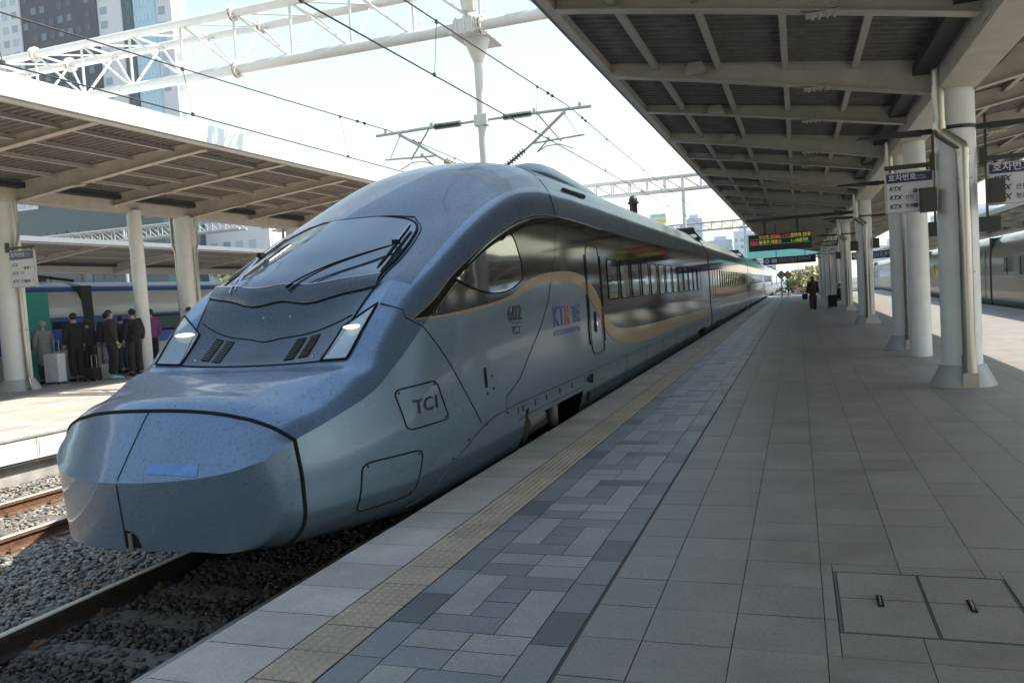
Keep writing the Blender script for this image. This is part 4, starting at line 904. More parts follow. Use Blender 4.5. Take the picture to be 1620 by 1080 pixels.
def cantilever(label, y, s, xe, mx=MX):
    """tube bracket reaching from the drop post over one track; s=+1 right track, -1 left track"""
    t = thing('catenary_bracket', label, 'catenary bracket', (mx, y, 5.4)); zt = 5.52
    m = MB(); m.tube((mx+s*.1, y, zt), (mx+s*.5, y, zt+.0), .03, n=8); m.tube((mx+s*1.15, y, zt), (mx+s*xe, y, zt-.02), .036, n=10)
    m.tube((mx+s*(xe-.62), y, zt-.08), (mx+s*1.18, y, 4.92), .034, n=10)
    m.tube((mx+s*1.18, y, 4.92), (mx+s*.95, y, 4.76), .03, n=8)
    m.tube((mx+s*1.22, y, zt+.06), (mx+s*1.78, y, 4.86), .022, n=8); m.tube((mx+s*(xe-.6), y, zt-.1), (mx+s*(xe-.30), y, 4.92), .012, n=6)
    m.tube((mx+s*1.16, y, 4.88), (mx+s*(xe-.18), y, 4.93), .022, n=8)
    m.tube((mx+s*1.45, y, 4.88), (mx+s*1.22, y, 4.68), .02, n=8); m.path([(mx+s*1.22, y, 4.68), (mx+s*1.45, y, 4.79), (mx+s*1.75, y-.02, 4.79), (mx+s*2.05, y-.02, 4.66)], .014, 6)
    for q in ((mx+s*1.22, y, zt+.06), (mx+s*(xe-.25), y, zt+.05), (mx+s*1.5, y, 4.93), (mx+s*(xe-.6), y, zt-.07)): m.box(q, (.06, .06, .08))
    m.build('tube_frame', 'galv', t, smooth=True)
    m = MB(); insul(m, (mx+s*.5, y, zt), (mx+s*1.15, y, zt), 0, 12); m.build('insulator', 'insul', t)
    m = MB(); insul(m, (mx+s*.95, y, 4.76), (mx+s*.42, y, 4.42), 0, 9); m.tube((mx+s*.42, y, 4.42), (mx+s*.08, y, 4.3), .03, n=8, mi=0); m.build('insulator', 'insul' if s > 0 else 'insul2', t)
    if s > 0: m = MB(); m.box((mx+s*.0, y, zt), (.30, .22, .24)); m.build('post_clamp', 'steel_white', t)
cantilever('tube bracket with ribbed insulators reaching right from the drop post over the blue train', GY, 1, 2.48)
cantilever('tube bracket with ribbed insulators reaching left from the drop post over the empty track', GY, -1, 2.62)
def wires(label, xc, xm, y0=-2, spans=((GY, 5.55), (66, 5.55), (118, 5.55)), zc=4.64, dro=True):
    t = thing('catenary_wires', label, 'overhead wires', (xc, GY, 5)); m = MB(); P = []; sup = [(-34, 5.55)]+list(spans)
    def zm(y):
        for (a, za), (b, zb) in zip(sup[:-1], sup[1:]):
            if a <= y <= b: u = (y-a)/(b-a); return za-(b-a)**2*.00033*4*u*(1-u)*.5
        return 5.5
    ys = np.arange(y0, 118, 1.0); m.path([(xm, y, zm(y)) for y in ys], .0105, 6); m.build('messenger_wire', 'wire', t)
    m = MB(); m.path([(xc, y, zc) for y in (y0, 20, 60, 118)], .0105, 6); m.build('contact_wire', 'wire', t)
    for y in [2.8, 7.2, 10.35, 14.9, 20.8, 26, 31.5, 37, 43]:
        m = MB(); m.tube((xc, y, zc), (xm, y, zm(y)), .005, n=5, cap=False); m.box((xc, y, zc+.01), (.03, .05, .05)); m.box((xm, y, zm(y)-.01), (.03, .05, .05)); m.build('dropper', 'wire', t)
    m = MB()
    for y in (15.6, 15.9, 18.3, 18.6): m.ball((xm, y, zm(y)), .035, 0, 8, 6)
    m.build('wire_clamp', 'wire', t)
wires('pair of overhead wires with droppers above the blue train', -4.50, -4.42)
wires('pair of overhead wires with droppers above the empty rusty track', -8.50, -8.62)
mb = MB(); mb.path([(-3.9, y, z) for y, z in ((-2, 8.3), (17, 8.0), (66, 8.4))], .012, 6)

# ================================================================== OTHER TRAINS
def coach_profile(w=1.45, zr=2.98):
    R_ = [(w-.10, -.20), (w, .15), (w, 1.0), (w, 1.9), (w-.05, 2.35), (w-.2, 2.66), (w-.5, 2.86), (w-.9, zr-.03), (0, zr)]; return R_
def coach(t, xc, y0, y1, cols, seg):
    """seg: list of (z0,z1,material index) bands on the side; one closed hull with coloured bands"""
    P = coach_profile(); m = MB(); N = len(P); pts = [(-h, z) for h, z in P]+[(h, z) for h, z in P[-2::-1]]
    fine = []
    for (a, za), (b, zb) in zip(pts[:-1], pts[1:]):
        cuts = sorted(set([0, 1]+[(c-za)/(zb-za) for c in seg['cuts'] if zb != za and 0 < (c-za)/(zb-za) < 1])); fine += [(a+(b-a)*u, za+(zb-za)*u) for u in cuts[:-1]]
    fine.append(pts[-1]); n = len(fine); vs = [(xc+h, y, z) for y in (y0, y1) for h, z in fine]
    mi = [seg['f']((fine[k][1]+fine[k+1][1])/2, (fine[k][0]+fine[k+1][0])/2) for k in range(n-1)]
    m.add(vs, [(k, k+n, k+n+1, k+1) for k in range(n-1)]); m.m = mi; m.add(vs[:n], [tuple(range(n))], 0); m.add(vs[n:], [tuple(range(n))], 0)
    return m.build('car_body', cols, t, smooth=True)
def wside(t, parent, xc, s, y0, y1, z0, z1, mt, off=.006, name='window'):
    m = MB(); m.b2((xc+s*(1.45+off)-.001, y0, z0), (xc+s*(1.45+off)+.001, y1, z1)); return m.build(name, mt, parent)
# blue and grey train on the left
LX = -22.45; lt = thing('passenger_train', 'blue and grey train with teal door panel boarding at the left platform', 'train', (LX, 20, -.5))
segL = {'cuts': [.85, 1.85, 2.62, 2.80], 'f': lambda z, h: 0 if z < .85 else 1 if z < 1.85 else 2 if z < 2.62 else (1 if z < 2.80 else 3)}
for y0, y1 in ((1.0, 19.78), (20.2, 38.6), (39.0, 57.4), (57.8, 76)):
    coach(lt, LX, y0, y1, ['ktxgrey', 'ktxblue', 'ktxgrey', 'ktxroof'], segL)
    m = MB(); m.b2((LX-1.25, y1, -.1), (LX+1.42, y1+.42, 2.8)); m.build('gangway', 'bellows', lt)
for y0, y1 in ((22.4, 24.6), (25.4, 27.6), (28.4, 30.6), (31.4, 33.6), (8.5, 10.5), (11.2, 13.2), (41, 43), (44, 46)):
    w = wside(lt, lt, LX, 1, y0, y1, 1.22, 1.78, 'black', .004); wside(lt, w, LX, 1, y0+.08, y1-.12, 1.30, 1.72, 'train_glass' if False else 'glassgrey', .008, 'pane')
M_door = MB(); M_door.b2((LX+1.452, 16.95, .05), (LX+1.458, 17.75, 2.45)); dd = M_door.build('door', 'black', lt)
m = MB(); m.b2((LX+1.452, 17.75, .0), (LX+1.460, 18.55, 2.60)); m.build('door_panel', 'ktxteal', lt); wside(lt, lt, LX, 1, 18.62, 19.2, 1.5, 1.72, 'black', .006, 'destination_display')
m = MB(); m.b2((LX-.5, 18.4, 3.0), (LX+.5, 19.4, 3.12)); m.box((LX+.1, 18.9, 3.35), (.16, .3, .5)); m.path([(LX-.3, 18.2, 3.1), (LX, 18.9, 3.25), (LX+.3, 20.6, 3.02)], .05, 6); m.build('roof_equipment', 'dark', lt)
# grey train on the right
RX = 9.22; rtn = thing('passenger_train', 'grey train with dark window strip and teal edge stripe at the far right', 'train', (RX, 40, -.5))
segR = {'cuts': [.22, 1.22, 1.95], 'f': lambda z, h: 1 if z < .22 else 2 if z < 1.22 else 0 if z < 2.88 else 3}
for y0, y1 in ((20, 39.7), (40.1, 58.5), (58.9, 77.3), (77.7, 96), (96.4, 115)):
    coach(rtn, RX, y0, y1, ['greyR', 'greyband', 'greyR2', 'ktxroof'], segR)
    m = MB(); m.b2((RX-1.42, y1, -.1), (RX+1.25, y1+.42, 2.8)); m.build('gangway', 'bellows', rtn)
    w = wside(rtn, rtn, RX, -1, y0+2.2, y1-2.2, 1.25, 1.92, 'glassgrey', .005)
    for y in np.arange(y0+2.2, y1-2.4, 2.1): wside(rtn, w, RX, -1, y, y+.16, 1.25, 1.92, 'black', .008, 'pillar')
    m = MB(); m.b2((RX-1.3, y0+.4, -.5), (RX+1.3, y1-.4, -.05)); m.build('underframe', 'black', rtn)
m = MB(); m.prism([(RX-1.456, 0), (RX-1.456, 2.4), (RX-1.452, 2.4), (RX-1.452, 0)], 'y', 40.9, 41.15); m.build('edge_stripe', 'ktxteal', rtn); m = MB(); m.b2((RX-1.458, 42.0, .1), (RX-1.452, 43.0, 2.3)); m.build('door', 'ktxgrey', rtn)

# ================================================================== CITY AND FAR GROUND
def tower(label, x, y, w, d, h, wallm, mode, yaw=0, bands=None):
    wm = {'tdark': ['winS', 'winD'], 'tpale': ['winP', 'winQ'], 'tglass': ['winG', 'tglass'], 'tdglass': ['winD', 'winT'], 'thaze': ['winP', 'winQ'], 'thaze2': ['winP', 'winQ']}[wallm]
    t = thing('tower_block', label, 'building', (x, y, -.7)); R_ = Matrix.Rotation(yaw, 3, 'Z')
    m = MB(); m.box((0, 0, h/2), (w, d, h)); o_v = m.v; m.v = [tuple(R_@Vector(v)+Vector((x, y, -.7))) for v in o_v]; wall = m.build('wall', wallm, t)
    def fbox(mb, u, face, z, ww, hh, mi=0, dep=.12):
        if face == 'f': c = Vector((u, -d/2-dep/2+.02, z)); sz = (ww, dep, hh)
        else: c = Vector((w/2+dep/2-.02, u, z)); sz = (dep, ww, hh)
        k0 = mb.n; mb.box(c, sz, mi); mb.v[k0:] = [tuple(R_@Vector(v)+Vector((x, y, -.7))) for v in mb.v[k0:]]
    mw = MB(); rg = random.Random(int(x*7+y))
    st, cw = mode
    if st:
        nf = int(h/st)
        for f in range(1, nf):
            for face, L in (('f', w), ('s', d)):
                nn = int(L/cw)
                for k in range(nn):
                    if rg.random() < .88: fbox(mw, -L/2+cw*(k+.5), face, f*st+.2, cw*.55, st*.5, 0 if rg.random() < .7 else 1)
        o = mw.build('window', wm, t, fix=False); o['kind'] = 'stuff'
    mp = MB(); mp.box((0, 0, h+1.0), (w*.5, d*.5, 2.0)); mp.v = [tuple(R_@Vector(v)+Vector((x, y, -.7))) for v in mp.v]; mp.build('roof_plant', wallm, t)
    return t
TD = 150
def fx(px, Y): return {'0': 0}.get(px, px)
tower('pale apartment tower with bluish windows at the top left corner', -192.35, 154.50, 39.28, 5, 114, 'tpale', (3.2, 3.0))
tower('dark slate apartment tower rising behind the left canopy', -161.25, 154.90, 22.88, 5, 116, 'tdark', (3.2, 2.7))
tower('pale narrow slab tower right of the dark slate tower', -146.45, 155.30, 6.68, 5, 118, 'tpale', (3.2, 3.4))
tower('dark glass fin tower between two pale towers', -141.75, 155.70, 2.68, 5, 120, 'tdglass', (3.2, 1.2))
tower('light blue curtain wall tower left of the white gantry', -137.35, 156.10, 6.08, 5, 122, 'tglass', (3.2, 1.1))
tower('pale grey rightmost tower behind the gantry at upper left', -132.15, 156.50, 4.28, 5, 124, 'tpale', (3.4, 3.2))
tower('dark green glass office block seen under the left roof girder', -107, 110, 36, 20, 21, 'tdglass', (3.2, 2.2))
tower('pale low office block beside the dark green glass block', -84, 118, 14, 18, 19, 'tpale', (3.2, 2.4))
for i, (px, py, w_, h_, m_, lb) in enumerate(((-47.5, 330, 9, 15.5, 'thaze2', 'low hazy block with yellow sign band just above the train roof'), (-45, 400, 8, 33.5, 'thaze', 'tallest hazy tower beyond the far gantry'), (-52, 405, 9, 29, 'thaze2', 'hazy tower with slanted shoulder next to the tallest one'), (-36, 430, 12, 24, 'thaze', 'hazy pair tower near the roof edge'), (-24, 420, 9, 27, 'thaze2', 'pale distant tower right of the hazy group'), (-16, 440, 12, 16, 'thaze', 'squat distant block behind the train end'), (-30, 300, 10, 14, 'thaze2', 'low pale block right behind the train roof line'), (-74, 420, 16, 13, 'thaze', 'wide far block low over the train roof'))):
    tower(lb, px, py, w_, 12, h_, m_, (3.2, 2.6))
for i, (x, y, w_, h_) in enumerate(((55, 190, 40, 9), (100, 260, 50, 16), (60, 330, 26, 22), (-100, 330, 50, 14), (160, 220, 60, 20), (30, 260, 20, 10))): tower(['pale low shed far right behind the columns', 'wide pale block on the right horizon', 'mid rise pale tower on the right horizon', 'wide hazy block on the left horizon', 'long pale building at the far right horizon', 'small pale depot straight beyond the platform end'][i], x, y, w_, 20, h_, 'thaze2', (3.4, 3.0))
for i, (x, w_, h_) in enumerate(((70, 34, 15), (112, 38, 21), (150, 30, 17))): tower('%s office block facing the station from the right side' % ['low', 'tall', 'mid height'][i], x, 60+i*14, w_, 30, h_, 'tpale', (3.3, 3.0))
t = thing('yellow_billboard', 'yellow and blue rooftop billboard above the train roof', 'billboard', (-38, 260, 18)); m = MB(); m.b2((-41.2, 249.5, 20.6), (-36.4, 250, 22.2), 0); m.b2((-41.2, 249.4, 22.3), (-36.4, 250, 23.6), 1); m.build('billboard_panel', ['yellow', 'tglass'], t); m = MB(); m.tube((-40, 250, -.7), (-40, 250, 20.6), .4, n=8); m.tube((-37.4, 250, -.7), (-37.4, 250, 20.6), .4, n=8); m.build('post', 'galv', t)
t = thing('footbridge', 'teal clad covered bridge crossing beyond the platform end', 'bridge', (0, 128, 5)); m = MB(); m.b2((-7, 127, 5.0), (6, 131, 8.4)); m.build('enclosure', 'teal', t); m = MB(); m.b2((-7.1, 126.9, 4.6), (6.1, 131.1, 4.98)); m.b2((-7.1, 126.9, 8.42), (6.1, 131.1, 8.7)); m.build('deck_edge', 'signwhite', t)
for x in (-6, 5): m = MB(); m.b2((x-.4, 128.6, -.7), (x+.4, 129.4, 4.6)); m.build('pier', 'concrete', t)

# ---- planting at the platform end
M['leafy'] = mat('spring_leaf_yellow', (.40, .37, .17), .6, noise=.3, nscale=4); M['leafg'] = mat('spring_leaf_green', (.22, .24, .11), .6, noise=.3, nscale=4); M['pink'] = mat('azalea_pink', (.55, .09, .30), .6); M['bark'] = mat('bark', (.09, .065, .045), .9); M['redbush'] = mat('leaf_reddish', (.30, .13, .07), .6)
def shrub(label, x, y, z, r, h, mt, n=700, name='bush', trunk=0.0):
    g = np.random.default_rng(int(abs(x*31+y*7))); t = thing(name, label, 'bush' if name != 'tree' else 'tree', (x, y, z)); m = MB(); cl = [(g.normal(0, .45, 3), g.uniform(.35, .6)) for _ in range(9)]
    for k in range(n):
        c, s = cl[g.integers(9)]; v = g.normal(0, 1, 3); v = v/np.linalg.norm(v)*s*g.uniform(.6, 1.05); p = Vector((x+(c[0]+v[0])*r, y+(c[1]+v[1])*r, z+trunk+h*.5+(c[2]*.8+v[2])*h*.5)); a = Vector(g.normal(0, 1, 3)).normalized()*r*.10; b = Vector(g.normal(0, 1, 3)).normalized()*r*.10
        m.add([p-a, p+b, p+a, p-b], [(0, 1, 2, 3)], int(g.random() < .25))
    m.build('crown', [mt, 'leafg'], t, fix=False)
    m = MB()
    for k in range(4): a = k*1.6; m.tube((x, y, z-.2), (x+math.cos(a)*r*.4, y+math.sin(a)*r*.4, z+trunk+h*.5), .05*r, .015*r, n=6)
    m.build('trunk' if trunk else 'stem', 'bark', t)
    return t
for i, (x, y, r, h, mt, lb) in enumerate(((.3, 100, 1.9, 2.2, 'leafy', 'bushy yellow green shrub beyond the left part of the platform end'), (2.2, 104, 2.3, 3.0, 'leafy', 'tallest yellow green shrub beyond the platform end'), (-.6, 99, 1.2, 1.2, 'leafg', 'low green shrub left of the pink flowers'), (1.2, 97, 1.3, .9, 'pink', 'pink flowering azalea beyond the platform end'), (2.3, 98, 1.0, 1.0, 'pink', 'smaller pink azalea partly behind the walking woman'), (1.9, 94, 1.2, .7, 'redbush', 'reddish low shrub in front of the pink azaleas'), (.6, 94.5, .9, .6, 'leafg', 'small green shrub in front of the pink azaleas'))): shrub(lb, x, y, 0.0 if y < 99 else .2, r, h, mt)
mb = MB(); mb.b2((-2.5, 92, -.7), (6.5, 108, .05)); structure(mb, 'planting_bed', ['ground'])
for i, (x, y, h) in enumerate(((-70, 100, 8), (-63, 96, 7), (-78, 104, 9))): shrub('%s dark green tree behind the left canopy' % ['low', 'lower', 'taller'][i], x, y, -.5, 4, h*.7, 'leafg', 900, 'tree', h*.4)

# pale hazy hills all round, added to cover the yellow horizon glow
mb = MB(); n = 96; g = np.random.default_rng(11); vs = []
for k in range(n):
    a = 2*math.pi*k/n; R_ = 1100; hh = 38+22*math.sin(a*3+1)+14*math.sin(a*7)+10*g.random()
    for rr, z in ((R_-160, -2), (R_-60, hh*.6), (R_, hh), (R_+140, -2)): vs.append((rr*math.cos(a), rr*math.sin(a), z))
mb.add(vs, [(4*k+i, 4*((k+1) % n)+i, 4*((k+1) % n)+i+1, 4*k+i+1) for k in range(n) for i in range(3)])
M['hill'] = mat('added_hazy_hill', (.42, .47, .50), .95); structure(mb, 'added_hills', 'hill', smooth=True)

# ================================================================== PEOPLE
def skin_mesh(verts, edges, radii, root=0, sub=2):
    me = bpy.data.meshes.new('s'); me.from_pydata([tuple(v) for v in verts], edges, []); o = bpy.data.objects.new('s', me); S.collection.objects.link(o)
    o.modifiers.new('k', 'SKIN'); sv = me.skin_vertices[0].data if me.skin_vertices else None
    if sv is None: bpy.context.view_layer.objects.active = o; me.attributes
    for i, r_ in enumerate(radii): sv[i].radius = r_ if hasattr(r_, '__len__') else (r_, r_)
    sv[root].use_root = True; sb = o.modifiers.new('b', 'SUBSURF'); sb.levels = sub; sb.render_levels = sub
    dg = bpy.context.evaluated_depsgraph_get(); m2 = bpy.data.meshes.new_from_object(o.evaluated_get(dg)); vs = [Vector(v.co) for v in m2.vertices]; fs = [tuple(p.vertices) for p in m2.polygons]
    bpy.data.objects.remove(o); bpy.data.meshes.remove(m2); return vs, fs
M['skin'] = mat('skin', (.42, .26, .18), .55); M['hair'] = mat('black_hair', (.012, .010, .009), .45); M['hairbrown'] = mat('brown_hair', (.06, .035, .02), .45); M['hairgrey'] = mat('grey_blond_hair', (.33, .28, .20), .55)
for k, c in {'cl_black': (.008, .008, .010), 'cl_dark': (.014, .013, .018), 'cl_grey': (.20, .205, .21), 'cl_jean': (.05, .075, .12), 'cl_jeanpale': (.13, .16, .18), 'cl_navy': (.010, .012, .022), 'cl_purple': (.20, .05, .17), 'cl_brown': (.05, .028, .022), 'cl_white': (.6, .6, .62), 'cl_cyan': (.16, .48, .52), 'cl_lilac': (.36, .33, .42), 'cl_olive': (.022, .021, .017)}.items(): M[k] = mat('cloth_'+k[3:], c, .85, noise=.2, nscale=30, bump=.2, bscale=60)
def person(label, x, y, yaw, h=1.7, top='cl_black', legs='cl_black', shoes='cl_black', hair='hair', long_hair=False, coat=0.0, stride=0.0, arms=(0, 0), stance=.10, backpack=None, z=0.0, wide=1.0, group=None, sit=False, cap=None):
    h = h*(1.08 if x < -5 else 1.0); k = h/1.7; R_ = Matrix.Rotation(yaw, 3, 'Z'); T = lambda p: R_@(Vector(p)*k)+Vector((x, y, z)); t = thing('person', label, 'person', (x, y, z), group)
    hipz = .92 if not sit else .46; dz = hipz-.92
    st = stride; W_ = wide
    if sit: leg = lambda s: [(s*.09, 0, hipz), (s*.10, .42, hipz+.02), (s*.10, .44, .08), (s*.11, .56, .035)]
    else: leg = lambda s: [(s*.09, 0, hipz), (s*(stance*.5+.045), .03+st*s*.16, .50), (s*stance, st*s*.34-.02, .085+(.05 if s*st < 0 else 0)), (s*(stance+.015), st*s*.34+.13, .035)]
    def arm(s):
        a = arms[0 if s < 0 else 1]; return [(s*.165*W_, 0, 1.405+dz), (s*(.225+.02*a)*W_, -.02+.05*a, 1.14+dz), (s*(.235-.06*a)*W_, .06+.20*a, .92+.14*a+dz), (s*(.235-.10*a)*W_, .09+.26*a, .84+.16*a+dz)]
    V = [(0, 0, .95+dz), (0, .005, 1.12+dz), (0, 0, 1.32+dz), (0, -.005, 1.46+dz), (0, .01, 1.53+dz), (0, .02, 1.60+dz), (0, .012, 1.665+dz)]; E_ = [(i, i+1) for i in range(6)]; Rr = [.12, .11, .125, .052, .058, .083, .06]
    for s in (-1, 1):
        b0 = len(V); V += arm(s); E_ += [(2, b0)]+[(b0+i, b0+i+1) for i in range(3)]; Rr += [.055, .042, .030, .034]
        b0 = len(V); V += leg(s); E_ += [(0, b0)]+[(b0+i, b0+i+1) for i in range(3)]; Rr += [.085, .055, .04, .036]
    vs, fs = skin_mesh(V, E_, Rr, 0, 2); m = MB(); m.add([T(v) for v in vs], fs)
    for s in (-1, 1):       # hands: five fingers each, ears
        hnd = Vector(arm(s)[3]); d = (hnd-Vector(arm(s)[2])).normalized(); sd = Vector((0, 1, 0)); sd = (sd-d*sd.dot(d)).normalized()
        for q, (off, L) in enumerate(((-.03, .065), (-.010, .078), (.010, .073), (.03, .058))):
            p0 = hnd+d*.02+sd*off; p1 = p0+d*L*.55; p2 = p1+(d*.7+Vector((-s*.6, 0, 0))).normalized()*L*.5; m.path([T(p0), T(p1), T(p2)], [.010*k, .009*k, .006*k], 6)
        p0 = hnd+sd*.03-d*.02; m.path([T(p0), T(p0+d*.03+sd*.03), T(p0+d*.06+sd*.035)], [.011*k, .010*k, .007*k], 6)
        m.ball(T((s*.083, .015, 1.60+dz)), .022*k, 0, 8, 6, (.5, 1, 1.3))
    m.path([T((0, .098, 1.625+dz)), T((0, .122, 1.595+dz)), T((0, .10, 1.582+dz))], [.008, .014, .010], 6)
    for s in (-1, 1): m.ball(T((s*.032, .092, 1.622+dz)), .010, 1, 6, 5)
    m.ball(T((0, .094, 1.55+dz)), .02, 2, 8, 5, (1.2, .4, .4)); m.build('body', ['skin', 'ink', 'skin'], t, smooth=True)
    # trousers
    V = [(0, 0, 1.0+dz), (0, 0, .90+dz)]; E_ = [(0, 1)]; Rr = [.15, .145]
    for s in (-1, 1):
        L = leg(s)[:3]; L[2] = (L[2][0], L[2][1], L[2][2]+.02); b0 = len(V); V += L; E_ += [(1, b0), (b0, b0+1), (b0+1, b0+2)]; Rr += [.115, .095, .085]
    vs, fs = skin_mesh(V, E_, Rr, 0, 2); m = MB(); m.add([T(v) for v in vs], fs); m.build('trousers', legs, t, smooth=True)
    # jacket or coat with sleeves
    bot = .86-coat; V = [(0, 0, max(.2, bot)+dz), (0, 0, .98+dz), (0, .005, 1.15+dz), (0, 0, 1.34+dz), (0, -.005, 1.44+dz)]; E_ = [(i, i+1) for i in range(4)]; Rr = [(.175*W_+coat*.12, .15+coat*.12), (.185*W_, .155), (.185*W_, .155), (.19*W_, .145), (.085, .08)]
    for s in (-1, 1):
        L = arm(s)[:3]; b0 = len(V); V += L; E_ += [(3, b0), (b0, b0+1), (b0+1, b0+2)]; Rr += [.092*W_, .078, .062]
    vs, fs = skin_mesh(V, E_, Rr, 0, 2); m = MB(); m.add([T(v) for v in vs], fs); m.build('coat' if coat > .15 else 'jacket', top, t, smooth=True)
    for s in (-1, 1):
        L = leg(s); a, b = Vector(L[2]), Vector(L[3]); m = MB(); m.path([T((a.x, a.y-.07, .045)), T((a.x, a.y-.02, .055)), T((b.x, b.y-.04, .045)), T((b.x, b.y+.05, .03))], [.035*k, .048*k, .044*k, .028*k], 10); m.build('shoe', shoes, t, smooth=True)
    m = MB(); m.ball(T((0, -.016, 1.628+dz)), .092*k, 0, 14, 10, (.95, 1.02, 1.0))
    if long_hair: m.path([T((0, -.05, 1.62+dz)), T((0, -.085, 1.50+dz)), T((0, -.11, 1.36+dz)), T((0, -.12, 1.22+dz))], [.085*k, .10*k, .095*k, .05*k], 12)
    if cap: m.box(T((0, .09, 1.66+dz)), (.14*k, .10*k, .012*k), 0, R_)
    m.build('hair' if not cap else 'cap', hair if not cap else cap, t, smooth=True)
    if backpack:
        m = MB(); V = [(0, -.19, 1.02+dz), (0, -.215, 1.17+dz), (0, -.19, 1.34+dz)]; vs, fs = skin_mesh(V, [(0, 1), (1, 2)], [(.15, .09), (.165, .11), (.14, .08)], 0, 2); m.add([T(v) for v in vs], fs)
        for s in (-1, 1): m.path([T((s*.10, -.12, 1.38+dz)), T((s*.11, .02, 1.455+dz)), T((s*.12, .125, 1.33+dz)), T((s*.15, .06, 1.08+dz))], .016, 6)
        tag(m.build('backpack', backpack, None, smooth=True), 'dark backpack worn by the %s' % label.split(' in ')[0].replace('person', 'standing person') if False else BPL.pop(0), 'backpack')
    return t
BPL = ['black backpack on the queue person nearest the slim white post', 'bulky black backpack on the person right of the slim white post']
G_ = 'passengers queueing on the left platform'
BK = -math.pi/2*0
person('person in a long grey coat with dark shoulder strap, left in the queue', -19.95, 17.35, 1.2, 1.62, 'cl_grey', 'cl_olive', 'cl_dark', 'hairgrey', coat=.42, arms=(.2, .5), group=G_)
person('person in dark jacket and jeans beside the large left column', -20.25, 16.85, 1.0, 1.60, 'cl_black', 'cl_jean', group=G_)
person('tall person in an all black long jacket standing second in front of the queue', -19.35, 17.85, 1.3, 1.78, 'cl_black', 'cl_black', coat=.18, group=G_, wide=1.08)
person('person in black top and pale jeans in the middle of the queue', -19.75, 19.4, 1.4, 1.76, 'cl_dark', 'cl_jeanpale', 'cl_white', group=G_, wide=1.05)
person('person in black tracksuit with turquoise shoes looking right', -18.35, 18.15, -.5, 1.80, 'cl_olive', 'cl_black', 'cl_cyan', group=G_, wide=1.08, arms=(.2, 0))
person('person in a navy cap and dark clothes wearing a black backpack', -18.35, 19.0, 1.2, 1.80, 'cl_navy', 'cl_dark', group=G_, backpack='cl_black', cap='cl_navy')
person('person with dark hair peeking between others behind the tracksuit wearer', -19.3, 20.2, 1.4, 1.72, 'cl_grey', 'cl_dark', group=G_)
person('person in a purple top mostly hidden behind the slim white post', -19.75, 21.2, 1.2, 1.80, 'cl_purple', 'cl_dark', group=G_)
person('person in black jacket and blue jeans right of the slim white post', -17.45, 20.3, 2.2, 1.76, 'cl_black', 'cl_jean', group=G_, backpack='cl_dark')
person('short dark haired person squeezed behind the tall black jacket', -20.0, 18.9, 1.3, 1.60, 'cl_navy', 'cl_dark', group=G_)
person('dark haired person behind the person in pale jeans', -20.1, 20.3, 1.3, 1.66, 'cl_dark', 'cl_jean', group=G_)
person('woman with long brown hair in dark clothes walking away down the near platform', .63, 40.7, math.pi*.03, 1.66, 'cl_brown', 'cl_brown', 'cl_white', 'hairbrown', True, coat=.1, stride=.55, stance=.09)
person('person in dark clothes seated by the fourth column on the near platform', 2.0, 45.6, math.pi/2, 1.66, 'cl_dark', 'cl_black', 'cl_white', 'hair', sit=True)
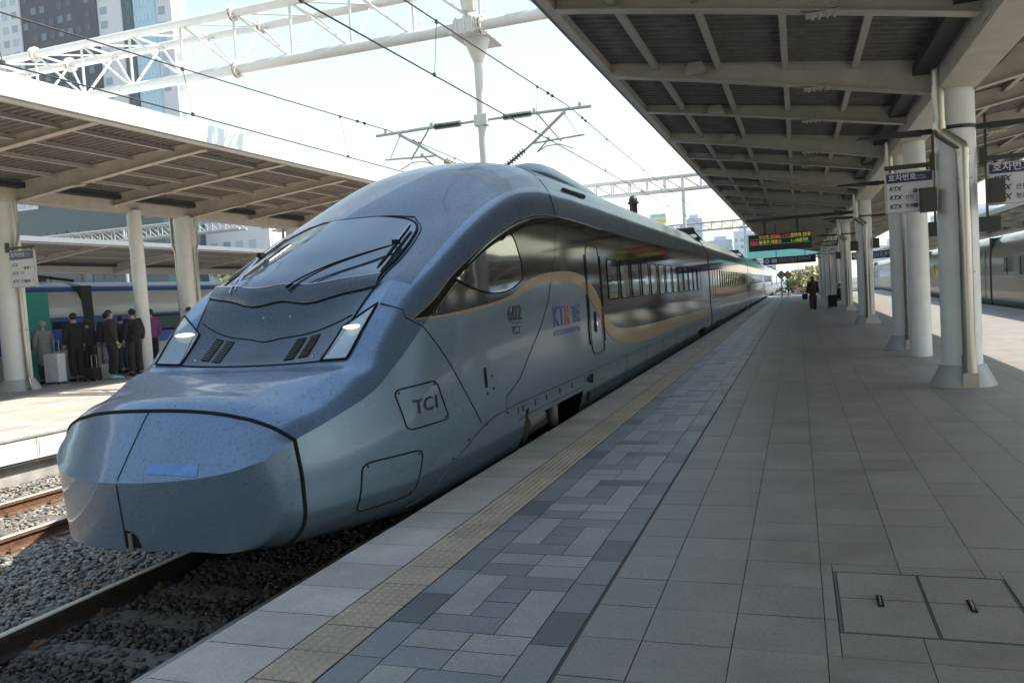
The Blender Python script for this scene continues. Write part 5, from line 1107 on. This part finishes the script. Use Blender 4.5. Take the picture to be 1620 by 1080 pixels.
def bag(name, label, cat, x, y, z, w, d, h, mt, handle=.3, group=None):
    m = MB(); w2, w1 = w/2, w/2*.86
    m.add([(x-w1, y-d/2, z), (x+w1, y-d/2, z), (x+w1, y+d/2, z), (x-w1, y+d/2, z), (x-w2, y-d/2, z+h), (x+w2, y-d/2, z+h), (x+w2, y+d/2, z+h), (x-w2, y+d/2, z+h)], [(0, 3, 2, 1), (4, 5, 6, 7), (0, 1, 5, 4), (1, 2, 6, 5), (2, 3, 7, 6), (3, 0, 4, 7)])
    t = thing(name, label, cat, (x, y, z), group); m.build('bag_body', mt, t); m = MB()
    m.path([(x-w*.25, y-d*.3, z+h), (x-w*.15, y-d*.2, z+h+handle*.8), (x, y, z+h+handle), (x+w*.15, y-d*.2, z+h+handle*.8), (x+w*.25, y-d*.3, z+h)], .010, 6); m.build('handle', 'dark', t); return t
bag('handbag', 'small dark handbag carried by the walking woman', 'bag', .28, 40.75, .62, .26, .12, .24, 'cl_black', .22)
bag('tote_bag', 'lilac tote bag carried between the queueing passengers', 'bag', -19.0, 18.7, .42, .32, .14, .46, 'cl_lilac', .24)
bag('shopping_bag', 'white paper bag standing by the turquoise shoes', 'bag', -18.75, 18.35, .0, .34, .16, .42, 'cl_white', .14)
def suitcase(label, x, y, mt, h=.62, w=.42):
    t = thing('suitcase', label, 'suitcase', (x, y, 0)); m = MB(); m.box((x, y, .06+h/2), (w, .26, h)); 
    for k in range(5): m.box((x-w*.36+k*w*.18, y-.133, .06+h/2), (w*.05, .01, h*.86))
    m.build('shell', mt, t); m = MB()
    for a in (-1, 1):
        for b in (-1, 1): m.tube((x+a*w*.4-.012, y+b*.1, .03), (x+a*w*.4+.012, y+b*.1, .03), .03, n=10)
    m.build('wheel', 'black', t); m = MB(); m.path([(x-.09, y+.1, .06+h), (x-.09, y+.1, .42+h), (x+.09, y+.1, .42+h), (x+.09, y+.1, .06+h)], .011, 6); m.build('pull_handle', 'galv', t)
suitcase('pale grey suitcase beside the person in the long grey coat', -19.5, 17.25, 'cl_white', .78, .5)
suitcase('dark suitcase standing by the seated person near the fourth column', 1.62, 44.9, 'cl_black')
suitcase('black suitcase in front of the tracksuit wearer', -18.72, 17.75, 'cl_black', .30, .4)

# ================================================================== HAZE
hm = bpy.data.materials.new('haze_air'); hm.use_nodes = True; n_ = hm.node_tree.nodes; n_.clear(); ou = n_.new('ShaderNodeOutputMaterial'); pv = n_.new('ShaderNodeVolumePrincipled')
pv.inputs['Color'].default_value = (.92, .95, 1, 1); pv.inputs['Density'].default_value = .00035; pv.inputs['Anisotropy'].default_value = .2; hm.node_tree.links.new(pv.outputs[0], ou.inputs['Volume'])
M['haze'] = hm; mb = MB(); mb.b2((-1400, -1400, -4), (1400, 2300, 130)); hz = mb.build('haze', 'haze'); tag(hz, kind='stuff')
